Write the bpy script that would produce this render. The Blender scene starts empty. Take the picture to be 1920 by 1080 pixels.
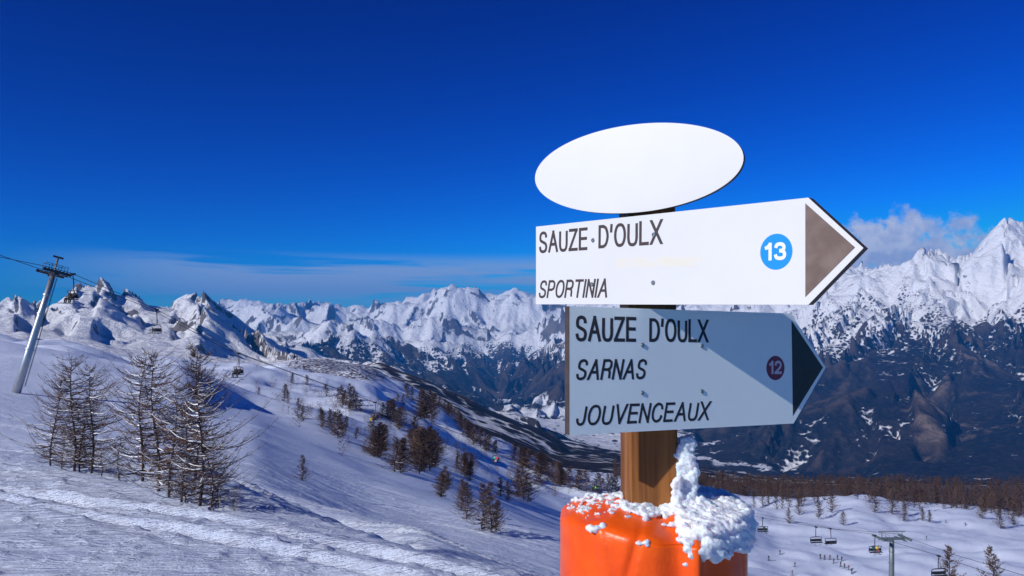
import bpy, bmesh, math, random
import numpy as np
from mathutils import Vector, Matrix

random.seed(7)
RNG = np.random.default_rng(7)
sc = bpy.context.scene
COL = sc.collection
R = math.radians

# ------------------------------------------------------------------ camera
F = 1536.0                                   # focal length in pixels of the 1920 px photograph
PITCH = math.atan(70.0 / F)                  # the true horizon lies 70 px under the middle
cam_d = bpy.data.cameras.new('camera'); cam = bpy.data.objects.new('camera', cam_d); COL.objects.link(cam)
cam_d.sensor_width = 36.0; cam_d.lens = 36.0 * F / 1920.0
cam_d.clip_start = 0.05; cam_d.clip_end = 120000
cam.location = (0, 0, 0); cam.rotation_euler = (math.pi / 2 + PITCH, 0, 0)
sc.camera = cam

# ------------------------------------------------------------------ sun and sky
SUN_EL = R(29.0); SUN_GO = R(37.5)           # light travels towards +x, turned SUN_GO towards +y
travel = Vector((math.cos(SUN_GO) * math.cos(SUN_EL), math.sin(SUN_GO) * math.cos(SUN_EL), -math.sin(SUN_EL)))
sun_d = bpy.data.lights.new('sun', 'SUN'); sun_d.energy = 4.6; sun_d.angle = R(0.53); sun_d.color = (1.0, 0.955, 0.90)
sun = bpy.data.objects.new('sun', sun_d); COL.objects.link(sun)
sun.rotation_euler = travel.to_track_quat('-Z', 'Y').to_euler()

world = bpy.data.worlds.new('World'); sc.world = world; world.use_nodes = True
SKY_STRENGTH = 0.10


class NT:
    """small helper to write node trees"""
    def __init__(s, tree): s.t = tree; s.t.nodes.clear()
    def n(s, typ, ins=None, **kw):
        nd = s.t.nodes.new(typ)
        for k, v in kw.items(): setattr(nd, k, v)
        for k, v in (ins or {}).items():
            sock = nd.inputs[k]
            if isinstance(v, bpy.types.NodeSocket): s.t.links.new(v, sock)
            else: sock.default_value = v
        return nd
    def m(s, op, a, b=None, c=None, clamp=False):
        nd = s.t.nodes.new('ShaderNodeMath'); nd.operation = op; nd.use_clamp = clamp
        for i, v in enumerate((a, b, c)):
            if v is None: continue
            if isinstance(v, bpy.types.NodeSocket): s.t.links.new(v, nd.inputs[i])
            else: nd.inputs[i].default_value = v
        return nd.outputs[0]
    def ramp(s, v, lo, hi, a=0.0, b=1.0):
        nd = s.t.nodes.new('ShaderNodeMapRange'); nd.interpolation_type = 'SMOOTHSTEP'
        s.t.links.new(v, nd.inputs[0])
        for i, x in zip((1, 2, 3, 4), (lo, hi, a, b)): nd.inputs[i].default_value = x
        return nd.outputs[0]
    def mix(s, f, a, b, typ='MIX'):
        nd = s.t.nodes.new('ShaderNodeMix'); nd.data_type = 'RGBA'; nd.blend_type = typ
        for sock, v in ((nd.inputs[0], f), (nd.inputs[6], a), (nd.inputs[7], b)):
            if isinstance(v, bpy.types.NodeSocket): s.t.links.new(v, sock)
            elif isinstance(v, (int, float)): sock.default_value = v
            else: sock.default_value = (*v, 1) if len(v) == 3 else v
        return nd.outputs[2]
    def noise(s, vec, scale, detail=4, rough=0.55, dist=0.0, out=0, **kw):
        nd = s.t.nodes.new('ShaderNodeTexNoise')
        for k, v in kw.items(): setattr(nd, k, v)
        if vec is not None: s.t.links.new(vec, nd.inputs['Vector'])
        nd.inputs['Scale'].default_value = scale; nd.inputs['Detail'].default_value = detail
        nd.inputs['Roughness'].default_value = rough; nd.inputs['Distortion'].default_value = dist
        return nd.outputs[out]
    def link(s, a, b): s.t.links.new(a, b)


w = NT(world.node_tree)
sky = w.n('ShaderNodeTexSky', sky_type='NISHITA', sun_disc=False)
sky.sun_elevation = SUN_EL
sky.sun_rotation = math.atan2(-travel.x, -travel.y)          # clockwise from +y
sky.altitude = 2600.0; sky.air_density = 1.0; sky.dust_density = 0.1; sky.ozone_density = 5.0
# clear high-mountain air: deeper and purer than the sea-level sky
sc3 = w.n('ShaderNodeSeparateColor', {0: sky.outputs[0]})


def film(ch, k, g, top):
    """film response of the clear mountain sky for one channel"""
    return w.m('MULTIPLY', w.m('POWER', w.m('MINIMUM', w.m('MULTIPLY', sc3.outputs[ch], SKY_STRENGTH), top), g), k / SKY_STRENGTH)


hs = w.n('ShaderNodeCombineColor', {0: film(0, .9, 3.8, .50), 1: film(1, 2.25, 2.7, .60), 2: film(2, 1.72, 1.82, .78)})
tc = w.n('ShaderNodeTexCoord')
sep = w.n('ShaderNodeSeparateXYZ', {0: tc.outputs['Generated']})
az = w.m('ARCTAN2', sep.outputs[0], sep.outputs[1])          # 0 straight ahead (+y), radians
el = sep.outputs[2]
# streaked veil of cirrus low over the range
cv = w.n('ShaderNodeCombineXYZ', {0: w.m('MULTIPLY', az, 3.0), 1: w.m('MULTIPLY', el, 48.0), 2: 0.37})
st = w.noise(cv.outputs[0], 1.25, 6, 0.55, 0.35)
veil = w.ramp(st, 0.34, 0.52)
veil = w.m('MULTIPLY', veil, w.ramp(el, 0.014, 0.045))
veil = w.m('MULTIPLY', veil, w.ramp(el, 0.090, 0.066))
veil = w.m('MULTIPLY', veil, w.m('MULTIPLY', w.ramp(az, -0.60, -0.30), w.ramp(az, 0.26, 0.06)))
veil = w.m('MULTIPLY', veil, 0.9)
# low cumulus caught on the high ridge to the north-east
pv = w.n('ShaderNodeCombineXYZ', {0: az, 1: el, 2: 0.9})
pn = w.noise(pv.outputs[0], 34.0, 7, 0.62, 0.15)
dx = w.m('DIVIDE', w.m('SUBTRACT', az, 0.458), 0.105)
dy = w.m('DIVIDE', w.m('SUBTRACT', el, 0.074), 0.050)
rr = w.m('ADD', w.m('MULTIPLY', dx, dx), w.m('MULTIPLY', dy, dy))
dens = w.m('SUBTRACT', w.m('ADD', 1.0, w.m('MULTIPLY', w.m('SUBTRACT', pn, 0.5), 3.2)), rr)
puff = w.m('MULTIPLY', w.ramp(dens, -0.1, 0.6), 0.95)
cshade = w.mix(w.ramp(w.noise(pv.outputs[0], 55.0, 5, 0.6), 0.35, 0.65), (3.9, 4.6, 7.1), (6.0, 6.5, 8.3))
c1 = w.mix(veil, hs.outputs[0], (3.4, 4.8, 7.6))
c2 = w.mix(puff, c1, cshade)
bg = w.n('ShaderNodeBackground', {'Color': c2, 'Strength': SKY_STRENGTH})
wo = w.n('ShaderNodeOutputWorld', {'Surface': bg.outputs[0]})

vs = sc.view_settings
vs.view_transform = 'Standard'; vs.look = 'None'; vs.exposure = 0.0; vs.gamma = 1.0; vs.use_curve_mapping = False
sc.cycles.max_bounces = 6; sc.cycles.diffuse_bounces = 3; sc.cycles.volume_bounces = 0
sc.cycles.transparent_max_bounces = 8

# ------------------------------------------------------------------ pixel geometry
CP, SP = math.cos(PITCH), math.sin(PITCH)


def ztan(py):
    """height per metre of depth (y) for a photo row, on the middle column"""
    y = (540.0 - np.asarray(py, float)) / F
    return (SP + y * CP) / (CP - y * SP)


def utan(px, py=610.0):
    y = (540.0 - np.asarray(py, float)) / F
    return (np.asarray(px, float) - 960.0) / F / (CP - y * SP)


def at(px, py, d):
    """the point of a photo pixel at depth d metres"""
    return Vector((float(utan(px, py)) * d, d, float(ztan(py)) * d))


def to_px(X, Y, Z):
    fy = Y * CP + Z * SP; up = -Y * SP + Z * CP
    return 960 + F * X / fy, 540 - F * up / fy


# ------------------------------------------------------------------ object helpers
def tag(o, label=None, cat=None, group=None, kind=None):
    if label: o['label'] = label
    if cat: o['category'] = cat
    if group: o['group'] = group
    if kind: o['kind'] = kind
    return o


def link(name, me, mats=(), parent=None, loc=None):
    o = bpy.data.objects.new(name, me); COL.objects.link(o)
    if me is not None:
        for m_ in (mats if isinstance(mats, (list, tuple)) else (mats,)):
            if me.materials.find(m_.name) < 0: me.materials.append(m_)
    if parent is not None: o.parent = parent
    if loc is not None: o.location = loc
    return o


def empty(name, loc=(0, 0, 0), rz=0.0):
    o = bpy.data.objects.new(name, None); COL.objects.link(o); o.location = loc; o.rotation_euler = (0, 0, rz)
    o.empty_display_size = 0.1
    return o


def copy_tree(o, parent=None):
    c = o.copy(); COL.objects.link(c)
    if parent is not None: c.parent = parent
    for ch in list(o.children): copy_tree(ch, c)
    return c


class MB:
    """collects geometry for one mesh"""
    def __init__(s): s.v = []; s.f = []; s.mi = []
    def add(s, vs_, fs, mi=0):
        k = len(s.v); s.v += [tuple(p) for p in vs_]; s.f += [tuple(i + k for i in f) for f in fs]; s.mi += [mi] * len(fs)
    def box(s, c, h, rot=None, mi=0):
        c = Vector(c); pts = []
        for z in (-1, 1):
            for y in (-1, 1):
                for x in (-1, 1):
                    p = Vector((x * h[0], y * h[1], z * h[2]))
                    pts.append(c + (rot @ p if rot else p))
        s.add(pts, [(0, 2, 3, 1), (4, 5, 7, 6), (0, 1, 5, 4), (2, 6, 7, 3), (0, 4, 6, 2), (1, 3, 7, 5)], mi)
    def tube(s, pts, rad, n=6, cap=True, mi=0):
        pts = [Vector(p) for p in pts]; k = len(pts)
        if not isinstance(rad, (list, tuple)): rad = [rad] * k
        vs_ = []; prev = None
        for i, p in enumerate(pts):
            t = (pts[min(i + 1, k - 1)] - pts[max(i - 1, 0)]).normalized()
            a = prev if prev is not None else (Vector((0, 0, 1)) if abs(t.z) < .9 else Vector((1, 0, 0)))
            b = t.cross(a).normalized(); a = b.cross(t).normalized(); prev = a
            for j in range(n):
                q = 2 * math.pi * j / n
                vs_.append(p + (a * math.cos(q) + b * math.sin(q)) * rad[i])
        fs = [(i * n + j, i * n + (j + 1) % n, (i + 1) * n + (j + 1) % n, (i + 1) * n + j) for i in range(k - 1) for j in range(n)]
        if cap: fs += [tuple(reversed(range(n))), tuple(range((k - 1) * n, k * n))]
        s.add(vs_, fs, mi)
    def mesh(s, name, smooth=False):
        me = bpy.data.meshes.new(name); me.from_pydata(s.v, [], s.f)
        if any(s.mi): me.polygons.foreach_set('material_index', s.mi)
        if smooth: me.polygons.foreach_set('use_smooth', [True] * len(s.f))
        me.update(); return me
    def build(s, name, mats, parent=None, loc=None, smooth=False):
        return link(name, s.mesh(name, smooth), mats, parent, loc)


def material(name, col=(.5, .5, .5), rough=.6, metal=0.0, bump=None, vary=None, spec=.5, sss=0.0):
    """bump=(scale, strength, distance); vary=(scale, colour, amount, stretch)"""
    m_ = bpy.data.materials.new(name); m_.use_nodes = True
    t = NT(m_.node_tree)
    p = t.n('ShaderNodeBsdfPrincipled', {'Base Color': (*col, 1), 'Roughness': rough, 'Metallic': metal, 'Specular IOR Level': spec})
    o = t.n('ShaderNodeOutputMaterial', {'Surface': p.outputs[0]})
    co = t.n('ShaderNodeTexCoord').outputs['Object']
    if vary:
        v = co
        if len(vary) > 3: v = t.n('ShaderNodeMapping', {'Vector': co, 'Scale': vary[3]}).outputs[0]
        f = t.ramp(t.noise(v, vary[0], 5, .6), .35, .68)
        t.link(t.mix(t.m('MULTIPLY', f, vary[2]), col, vary[1]), p.inputs['Base Color'])
    if bump:
        b = t.n('ShaderNodeBump', {'Height': t.noise(co, bump[0], 5, .6), 'Strength': bump[1], 'Distance': bump[2]})
        t.link(b.outputs[0], p.inputs['Normal'])
    if sss:
        p.inputs['Subsurface Weight'].default_value = sss
        p.inputs['Subsurface Radius'].default_value = (.03, .014, .010)
        p.inputs['Subsurface Scale'].default_value = 1.0
    return m_

# ------------------------------------------------------------------ terrain
# rows of the photograph (px, py, depth in m) from near to far; between them the ground is lofted
LAYERS = [
    # each: list of (px, py, depth)
    [(-400, 1075, 5.0), (0, 1080, 5.0), (400, 1082, 5.0), (800, 1090, 5.0), (1050, 1120, 5.0), (1220, 1150, 5.0), (1450, 1250, 5), (1920, 1350, 5), (2300, 1400, 5)],
    [(-400, 840, 27), (0, 862, 25), (130, 880, 24), (250, 906, 22), (370, 938, 19.5), (450, 962, 17), (620, 1040, 12), (800, 1082, 8), (1050, 1150, 7.2), (1220, 1200, 7), (1450, 1300, 7), (1920, 1400, 7), (2300, 1450, 7)],
    [(-400, 850, 28), (0, 872, 25.7), (130, 890, 24.7), (250, 916, 22.7), (370, 972, 20.2), (450, 1012, 17.8), (620, 1110, 12.7), (800, 1180, 8.8), (1050, 1190, 8), (1220, 1240, 8), (1450, 1330, 8), (1920, 1430, 8), (2300, 1460, 8)],
    [(-400, 830, 33), (0, 850, 32), (130, 855, 31), (250, 864, 29), (370, 899, 26), (450, 930, 23), (620, 987, 17.5), (800, 1030, 12.6), (1050, 1110, 11), (1220, 1160, 11), (1450, 1250, 11), (1920, 1360, 11), (2300, 1400, 11)],
    [(-400, 770, 45), (0, 800, 45), (250, 835, 40), (480, 885, 33), (700, 985, 28), (900, 1062, 24), (1050, 1110, 24), (1220, 1180, 24), (1450, 1290, 24), (1920, 1450, 24), (2300, 1500, 24)],
    [(-400, 690, 80), (0, 738, 80), (250, 768, 84), (350, 774, 92), (400, 778, 100), (480, 790, 112), (600, 846, 88), (700, 896, 68), (800, 936, 54), (900, 970, 43), (1050, 1012, 39), (1220, 1080, 40), (1450, 1180, 40), (1920, 1300, 40), (2300, 1350, 40)],
    [(-400, 660, 110), (0, 702, 110), (250, 726, 112), (350, 730, 118), (400, 752, 128), (480, 774, 150), (600, 826, 120), (700, 876, 100), (800, 915, 84), (900, 955, 73), (1050, 1008, 66), (1220, 1075, 70), (1450, 1150, 80), (1920, 1210, 85), (2300, 1220, 85)],
    [(-400, 640, 130), (0, 684, 124), (250, 712, 130), (350, 716, 130), (400, 736, 140), (480, 762, 172), (600, 806, 142), (700, 854, 124), (800, 897, 110), (900, 942, 100), (1050, 1000, 104), (1220, 1055, 120), (1450, 1125, 130), (1920, 1180, 130), (2300, 1190, 130)],
    [(-400, 620, 150), (0, 666, 140), (130, 672, 145), (250, 692, 150), (340, 690, 158), (400, 712, 165), (480, 738, 205), (600, 770, 195), (700, 812, 188), (800, 852, 190), (900, 900, 190), (1000, 950, 190), (1050, 970, 195), (1220, 1010, 220), (1450, 1085, 220), (1700, 1105, 220), (1920, 1115, 220), (2300, 1120, 220)],
    [(-400, 600, 220), (0, 640, 220), (130, 655, 230), (250, 687, 260), (330, 687, 260), (400, 702, 260), (480, 708, 280), (600, 728, 300), (700, 752, 300), (800, 798, 300), (900, 850, 300), (1000, 895, 300), (1050, 912, 300), (1220, 950, 320), (1450, 1012, 330), (1700, 1008, 330), (1920, 1015, 330), (2300, 1020, 330)],
    [(-400, 596, 300), (0, 636, 290), (130, 651, 300), (250, 684, 320), (400, 700, 350), (480, 698, 450), (560, 684, 600), (610, 679, 700), (680, 689, 700), (760, 722, 700), (830, 770, 620), (900, 815, 560), (1000, 868, 500), (1050, 890, 480), (1220, 920, 460), (1450, 957, 430), (1520, 953, 430), (1600, 946, 430), (1650, 953, 430), (1700, 962, 430), (1800, 966, 430), (1920, 985, 420), (2300, 1000, 420)],
    [(-400, 610, 420), (0, 645, 420), (250, 690, 500), (400, 702, 550), (480, 698, 700), (600, 682, 900), (760, 722, 900), (900, 812, 800), (1050, 884, 700), (1220, 906, 620), (1450, 922, 600), (1700, 920, 620), (1920, 925, 620), (2300, 930, 620)],
    [(-400, 640, 900), (0, 655, 900), (250, 688, 1000), (400, 686, 1200), (480, 684, 1400), (600, 672, 1700), (700, 690, 1900), (800, 727, 2000), (900, 766, 2200), (1000, 801, 2300), (1060, 826, 2400), (1220, 856, 2300), (1300, 876, 2200), (1450, 898, 2000), (1700, 908, 1800), (1920, 915, 1700), (2300, 920, 1700)],
    [(-400, 640, 1900), (0, 645, 2000), (250, 672, 2400), (400, 672, 2600), (480, 676, 3000), (600, 682, 4000), (700, 700, 4500), (800, 738, 5000), (900, 768, 5100), (960, 779, 5200), (1060, 803, 5000), (1220, 838, 4500), (1300, 866, 4100), (1450, 884, 3900), (1700, 898, 3300), (1920, 907, 3100), (2300, 910, 3100)],
    [(-400, 560, 4500), (-100, 585, 4500), (0, 572, 4500), (30, 562, 4500), (72, 592, 4500), (110, 575, 4500), (140, 550, 4500), (180, 545, 4500), (205, 560, 4500), (270, 580, 4500), (325, 582, 4450), (350, 568, 4400), (378, 562, 4400), (395, 580, 4400), (430, 612, 4300), (480, 645, 4300), (540, 664, 4400), (600, 676, 5000), (700, 690, 6300), (800, 705, 6800), (900, 738, 7000), (950, 752, 7000), (1000, 755, 6600), (1060, 735, 6200), (1220, 770, 5800), (1300, 800, 5200), (1450, 792, 4700), (1560, 772, 4500), (1640, 746, 4500), (1710, 748, 4500), (1780, 800, 4300), (1920, 790, 4100), (2300, 790, 4100)],
    [(-400, 600, 8000), (0, 600, 8000), (400, 612, 9000), (480, 628, 10000), (600, 636, 10000), (700, 640, 10500), (800, 632, 11500), (900, 650, 11500), (960, 690, 10800), (1000, 690, 10300), (1060, 655, 10000), (1220, 650, 9000), (1450, 655, 7300), (1560, 640, 6900), (1700, 610, 6900), (1780, 590, 6900), (1850, 640, 6200), (1920, 650, 6100), (2300, 650, 6100)],
    [(-400, 590, 16000), (0, 590, 16000), (330, 590, 17500), (420, 576, 18000), (470, 580, 18000), (520, 573, 18000), (560, 578, 18000), (620, 570, 18000), (690, 577, 18000), (740, 568, 18000), (800, 556, 17500), (840, 546, 17000), (875, 540, 17000), (905, 548, 17000), (930, 552, 17000), (958, 545, 17000), (985, 552, 17000), (1060, 560, 16000), (1150, 568, 15000), (1220, 566, 14000), (1450, 548, 11000), (1560, 520, 9800), (1650, 503, 9200), (1740, 488, 8800), (1800, 500, 8900), (1840, 472, 9000), (1890, 443, 9000), (1930, 452, 9000), (2050, 480, 9000), (2300, 520, 9000)],
    [(-400, 640, 26000), (2300, 640, 26000)],
]


def smooth1(a, k):
    if k < 2: return a
    ker = np.hanning(k + 2)[1:-1]; ker /= ker.sum()
    return np.convolve(np.pad(a, (k // 2, k - 1 - k // 2), 'edge'), ker, 'valid')


UG = np.linspace(-0.95, 0.95, 1401)               # table of tan(azimuth)
TAB_D, TAB_Z = [], []
for i, L in enumerate(LAYERS):
    L = np.array(L, float)
    uu = utan(L[:, 0]); lnd = np.log(L[:, 2]); tz = ztan(L[:, 1])
    d_ = np.exp(smooth1(np.interp(UG, uu, lnd), 61 if i > 3 else 31))
    k = 31 if i < 8 else (21 if i < 14 else (19 if i == 14 else (9 if i == 16 else 31)))
    z_ = smooth1(np.interp(UG, uu, tz), k) * d_
    TAB_D.append(d_); TAB_Z.append(z_)
# the plain piste round the camera
TAB_D.insert(0, np.full_like(UG, 0.6)); TAB_Z.insert(0, np.interp(UG, [-.9, 0, .3, .9], [-1.42, -1.55, -1.62, -1.75]))
TAB_D = np.array(TAB_D); TAB_Z = np.array(TAB_Z); LND = np.log(TAB_D)


def pchip_slopes(x, y):
    h = np.diff(x, axis=0); dl = np.diff(y, axis=0) / h
    m_ = np.zeros_like(y)
    w1 = 2 * h[1:] + h[:-1]; w2 = h[1:] + 2 * h[:-1]
    same = dl[:-1] * dl[1:] > 0
    with np.errstate(divide='ignore', invalid='ignore'):
        hm = (w1 + w2) / (w1 / dl[:-1] + w2 / dl[1:])
    m_[1:-1] = np.where(same, hm, 0)
    m_[0] = dl[0]; m_[-1] = dl[-1]
    return m_


SL = pchip_slopes(TAB_D, TAB_Z)


def loft(X, Y):
    """smooth designed ground height at world points"""
    shp = X.shape; X = X.ravel(); Y = Y.ravel()
    Yc = np.maximum(Y, 2.0)
    u = np.clip(X / Yc, -0.9, 0.9)
    ui = (u - UG[0]) / (UG[1] - UG[0]); i0 = np.clip(ui.astype(int), 0, len(UG) - 2); fu = ui - i0
    out = np.zeros_like(X)
    d = np.clip(Y, 0.6, 25999)
    for c, wt in ((i0, 1 - fu), (i0 + 1, fu)):
        z = np.zeros_like(X)
        for k in range(TAB_D.shape[0] - 1):
            a, b = TAB_D[k][c], TAB_D[k + 1][c]
            msk = (d >= a) & (d <= b)
            if not msk.any(): continue
            cm = c[msk]; h = (b - a)[msk]; t = (d[msk] - a[msk]) / h
            y0, y1, m0, m1 = TAB_Z[k][cm], TAB_Z[k + 1][cm], SL[k][cm], SL[k + 1][cm]
            t2, t3 = t * t, t * t * t
            z[msk] = (2 * t3 - 3 * t2 + 1) * y0 + (t3 - 2 * t2 + t) * h * m0 + (-2 * t3 + 3 * t2) * y1 + (t3 - t2) * h * m1
        out += z * wt
    return out.reshape(shp)


# --- value / ridged noise in numpy
_P = RNG.permutation(4096); _V = RNG.random(4096) * 2 - 1


def _h(ix, iy, s): return _P[(_P[(ix + s * 131) & 4095] + iy) & 4095]


def vnoise(x, y, s=0):
    ix = np.floor(x).astype(int); iy = np.floor(y).astype(int); fx = x - ix; fy = y - iy
    fx = fx * fx * fx * (fx * (fx * 6 - 15) + 10); fy = fy * fy * fy * (fy * (fy * 6 - 15) + 10)
    a = _V[_h(ix, iy, s)]; b = _V[_h(ix + 1, iy, s)]; c = _V[_h(ix, iy + 1, s)]; d = _V[_h(ix + 1, iy + 1, s)]
    return (a + (b - a) * fx) * (1 - fy) + (c + (d - c) * fx) * fy


def fbm(x, y, o=4, s=0, g=.5):
    r = 0; a = 1; n = 0
    for k in range(o):
        r = r + a * vnoise(x, y, s + k); n += a; a *= g
        x, y = 1.6 * x + 1.2 * y + 3.1, -1.2 * x + 1.6 * y + 7.7
    return r / n


def ridged(x, y, o=5, s=0, g=.5):
    r = 0; a = 1; n = 0; wgt = 1
    for k in range(o):
        q = 1 - np.abs(vnoise(x, y, s + k)) * 1.6; q = np.clip(q, 0, 1) ** 2
        r = r + a * q * wgt; n += a; wgt = np.clip(q * 1.6, 0, 1); a *= g
        x, y = 1.6 * x + 1.2 * y + 5.3, -1.2 * x + 1.6 * y + 1.9
    return r / n


def gullies(X, Y, gx, gy, lam, seed):
    """stripes that run down the slope (gx, gy): returns cos, sin of the stripe phase and the side vector"""
    g = np.hypot(gx, gy) + 1e-6; sx, sy = -gy / g, gx / g
    x = X / lam; y = Y / lam
    ix = np.floor(x).astype(int); iy = np.floor(y).astype(int)
    C = np.zeros_like(X); S = np.zeros_like(X); Wt = np.zeros_like(X)
    for i in (-1, 0, 1, 2):
        for j in (-1, 0, 1, 2):
            h = _h(ix + i, iy + j, seed)
            vx = x - ix - i - _V[h] * .4; vy = y - iy - j - _V[(h * 7 + 13) & 4095] * .4
            d2 = vx * vx + vy * vy
            wt = np.maximum(np.exp(-2 * d2) - .0111, 0)
            t = (vx * sx + vy * sy) * 2 * math.pi * .75
            C += wt * np.cos(t); S += wt * np.sin(t); Wt += wt
    mag = np.sqrt(C * C + S * S) + 1e-6
    k = np.minimum(1, mag / (Wt * .35 + 1e-6)) / mag
    return C * k, S * k, sx, sy


# spurs of rock and forest that run down from the crests: (px, py, depth) chains, side slope, reach
SPURS = [
    ([(378, 562, 4400), (430, 606, 4000), (500, 648, 3600), (580, 682, 3300)], .72),
    ([(180, 545, 4500), (250, 600, 4050), (290, 640, 3700), (330, 676, 3300)], .78),
    ([(740, 568, 18000), (700, 590, 15500), (760, 650, 12000), (830, 700, 9500), (880, 740, 7800)], .82),
    ([(560, 578, 18000), (600, 610, 14000), (660, 660, 10000), (720, 695, 7600)], .82),
    ([(470, 580, 18000), (520, 612, 13500), (560, 650, 9500), (600, 680, 7000)], .82),
    ([(875, 540, 17000), (900, 600, 14500), (930, 660, 12000), (960, 705, 10000)], .82),
    ([(985, 552, 17000), (1010, 620, 13500), (980, 680, 11000)], .82),
    ([(1150, 568, 14500), (1060, 655, 9200), (1000, 705, 7800), (930, 752, 6700)], .82),
    ([(1450, 548, 10500), (1330, 640, 8200), (1220, 740, 6300), (1130, 790, 5500)], .82),
    ([(1650, 503, 9200), (1560, 590, 7600), (1480, 690, 6100), (1420, 790, 5000)], .82),
    ([(1740, 488, 8800), (1660, 590, 7200), (1580, 680, 5900), (1500, 760, 5000), (1440, 830, 4300)], .82),
    ([(1815, 545, 8000), (1760, 640, 6300), (1710, 720, 5000), (1690, 752, 4500)], .82),
    ([(1890, 443, 9000), (1815, 545, 8000), (1870, 610, 6800), (1960, 680, 5600)], .82),
    ([(1930, 452, 9000), (1990, 560, 7200), (1960, 700, 5200), (1900, 800, 4200)], .82),
]


def spur_height(X, Y, Z):
    for ch, sl in SPURS:
        P = np.array([at(*c) for c in ch])
        tt = np.linspace(0, 1, len(P)); t = np.linspace(0, 1, 50)
        Q = np.stack([np.interp(t, tt, P[:, k]) for k in range(3)], 1)
        L = np.hypot(*(P[-1] - P[0])[:2])
        nx, ny = Q[-1, 1] - Q[0, 1], -(Q[-1, 0] - Q[0, 0]); nn = math.hypot(nx, ny)
        wob = np.array([vnoise(np.array([a * 6.0 + len(ch)]), np.array([P[0, 0] * .01]))[0] for a in t]) * L * .05 * np.sin(np.pi * t)
        Q[:, 0] += nx / nn * wob; Q[:, 1] += ny / nn * wob
        best = np.full(X.shape, -1e9)
        msk = (np.abs(X - Q[:, 0].mean()) < L) & (np.abs(Y - Q[:, 1].mean()) < L)
        xm, ym = X[msk], Y[msk]; b = np.full(xm.shape, -1e9)
        for k in range(50):
            dd = np.hypot(xm - Q[k, 0], ym - Q[k, 1])
            b = np.maximum(b, Q[k, 2] - sl * dd)
        best[msk] = b
        e = 12.0 + L * .004 + 0 * Z                                     # soft maximum
        hh = np.clip(.5 + .5 * (best - Z) / (e * 2), 0, 1)
        Z = np.where(best > -1e8, Z * (1 - hh) + best * hh + e * 2 * hh * (1 - hh) * .5, Z)
    return Z


def sstep(x, a, b):
    t = np.clip((x - a) / (b - a), 0, 1); return t * t * (3 - 2 * t)


APEX = 6.0                                        # the fan of columns starts 6 m behind the camera


def fan(u, Y): return u[None, :] * (Y[:, None] + APEX), np.repeat(Y[:, None], len(u), 1)


def grad(u, Y, Z):
    gu = np.gradient(Z, u, axis=1) / (Y[:, None] + APEX)
    gy = np.gradient(Z, Y, axis=0) - gu * u[None, :]
    return gu, gy


def sheet(name, u, Y, X, Yg, Z, attrs, mat):
    nr, nc = Z.shape
    co = np.stack([X, Yg, Z], -1).reshape(-1, 3).astype(np.float32)
    i = np.arange(nr * nc).reshape(nr, nc)
    q = np.stack([i[:-1, :-1], i[:-1, 1:], i[1:, 1:], i[1:, :-1]], -1).reshape(-1, 4)
    me = bpy.data.meshes.new(name)
    me.vertices.add(len(co)); me.vertices.foreach_set('co', co.ravel())
    me.loops.add(q.size); me.loops.foreach_set('vertex_index', q.ravel().astype(np.int32))
    me.polygons.add(len(q)); me.polygons.foreach_set('loop_start', np.arange(0, q.size, 4, dtype=np.int32))
    me.polygons.foreach_set('loop_total', np.full(len(q), 4, np.int32))
    me.polygons.foreach_set('use_smooth', np.ones(len(q), bool))
    for k, v in attrs.items():
        a = me.attributes.new(k, 'FLOAT', 'POINT'); a.data.foreach_set('value', v.astype(np.float32).ravel())
    me.update(); me.validate()
    o = link(name, me, mat); tag(o, kind='structure')
    return o


def near_height(X, Y):
    """ground within some 700 m: loft plus the relief of wind, skis and drifts"""
    Z = loft(X, Y)
    d = np.maximum(np.abs(Y), 1.0)
    # drifts and hollows
    a = .35 * sstep(d, 15, 60) + .9 * sstep(d, 120, 300)
    Z = Z + a * fbm(X / 14.0, Y / 14.0, 4, 3) + 6.5 * sstep(d, 120, 250) * (1 - .45 * sstep(d, 260, 340) * sstep(X / d, .15, .3)) * fbm(X / 40.0, Y / 40.0, 3, 9)
    Z = Z + .05 * sstep(d, 3, 10) * sstep(d, 90, 30) * fbm(X / 2.6, Y / 2.6, 3, 5)
    # ski-cut streaks running down across the piste
    s, t = X * .77 - Y * .64, X * .64 + Y * .77
    fade = sstep(d, 130, 20) * (.35 + 1.1 * sstep(fbm(s / 16.0, t / 3.5, 3, 26), -.35, .35))
    for k in range(16):
        tk = -16 + 2.3 * k + 1.1 * math.sin(k * 2.4) + (.5 + .3 * math.sin(k)) * np.sin(s / (5.0 + 1.7 * (k % 4)) + k)
        for o_ in (0, .24 + .1 * (k % 3)):
            q = t - tk - o_
            Z = Z + sstep(d, 60, 25) * (-.035 * np.exp(-(q / .055) ** 2) + .030 * np.exp(-((q - .12) / .06) ** 2))
    Z = Z + fade * (.075 * fbm(s / 8.0, t / .45, 4, 21, .62) + .030 * fbm(s / .7, t / .11, 3, 31, .6))
    # broken lumps
    de = np.interp(X / np.maximum(Y, 2.0), utan(np.array([p_[0] for p_ in LAYERS[1]], float)), [p_[2] for p_ in LAYERS[1]])
    bank = np.exp(-((Y - de + .2) / .7) ** 2) * sstep(X / d, .05, -.05)
    Z = Z + bank * .10 * np.clip(fbm(X / .35, Y / .35, 3, 51) + .1, 0, 1)
    lum = np.clip(fbm(X / .13, Y / .13, 3, 41) - .15, 0, 1)
    Z = Z + sstep(d, 60, 8) * .05 * lum
    return Z


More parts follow.
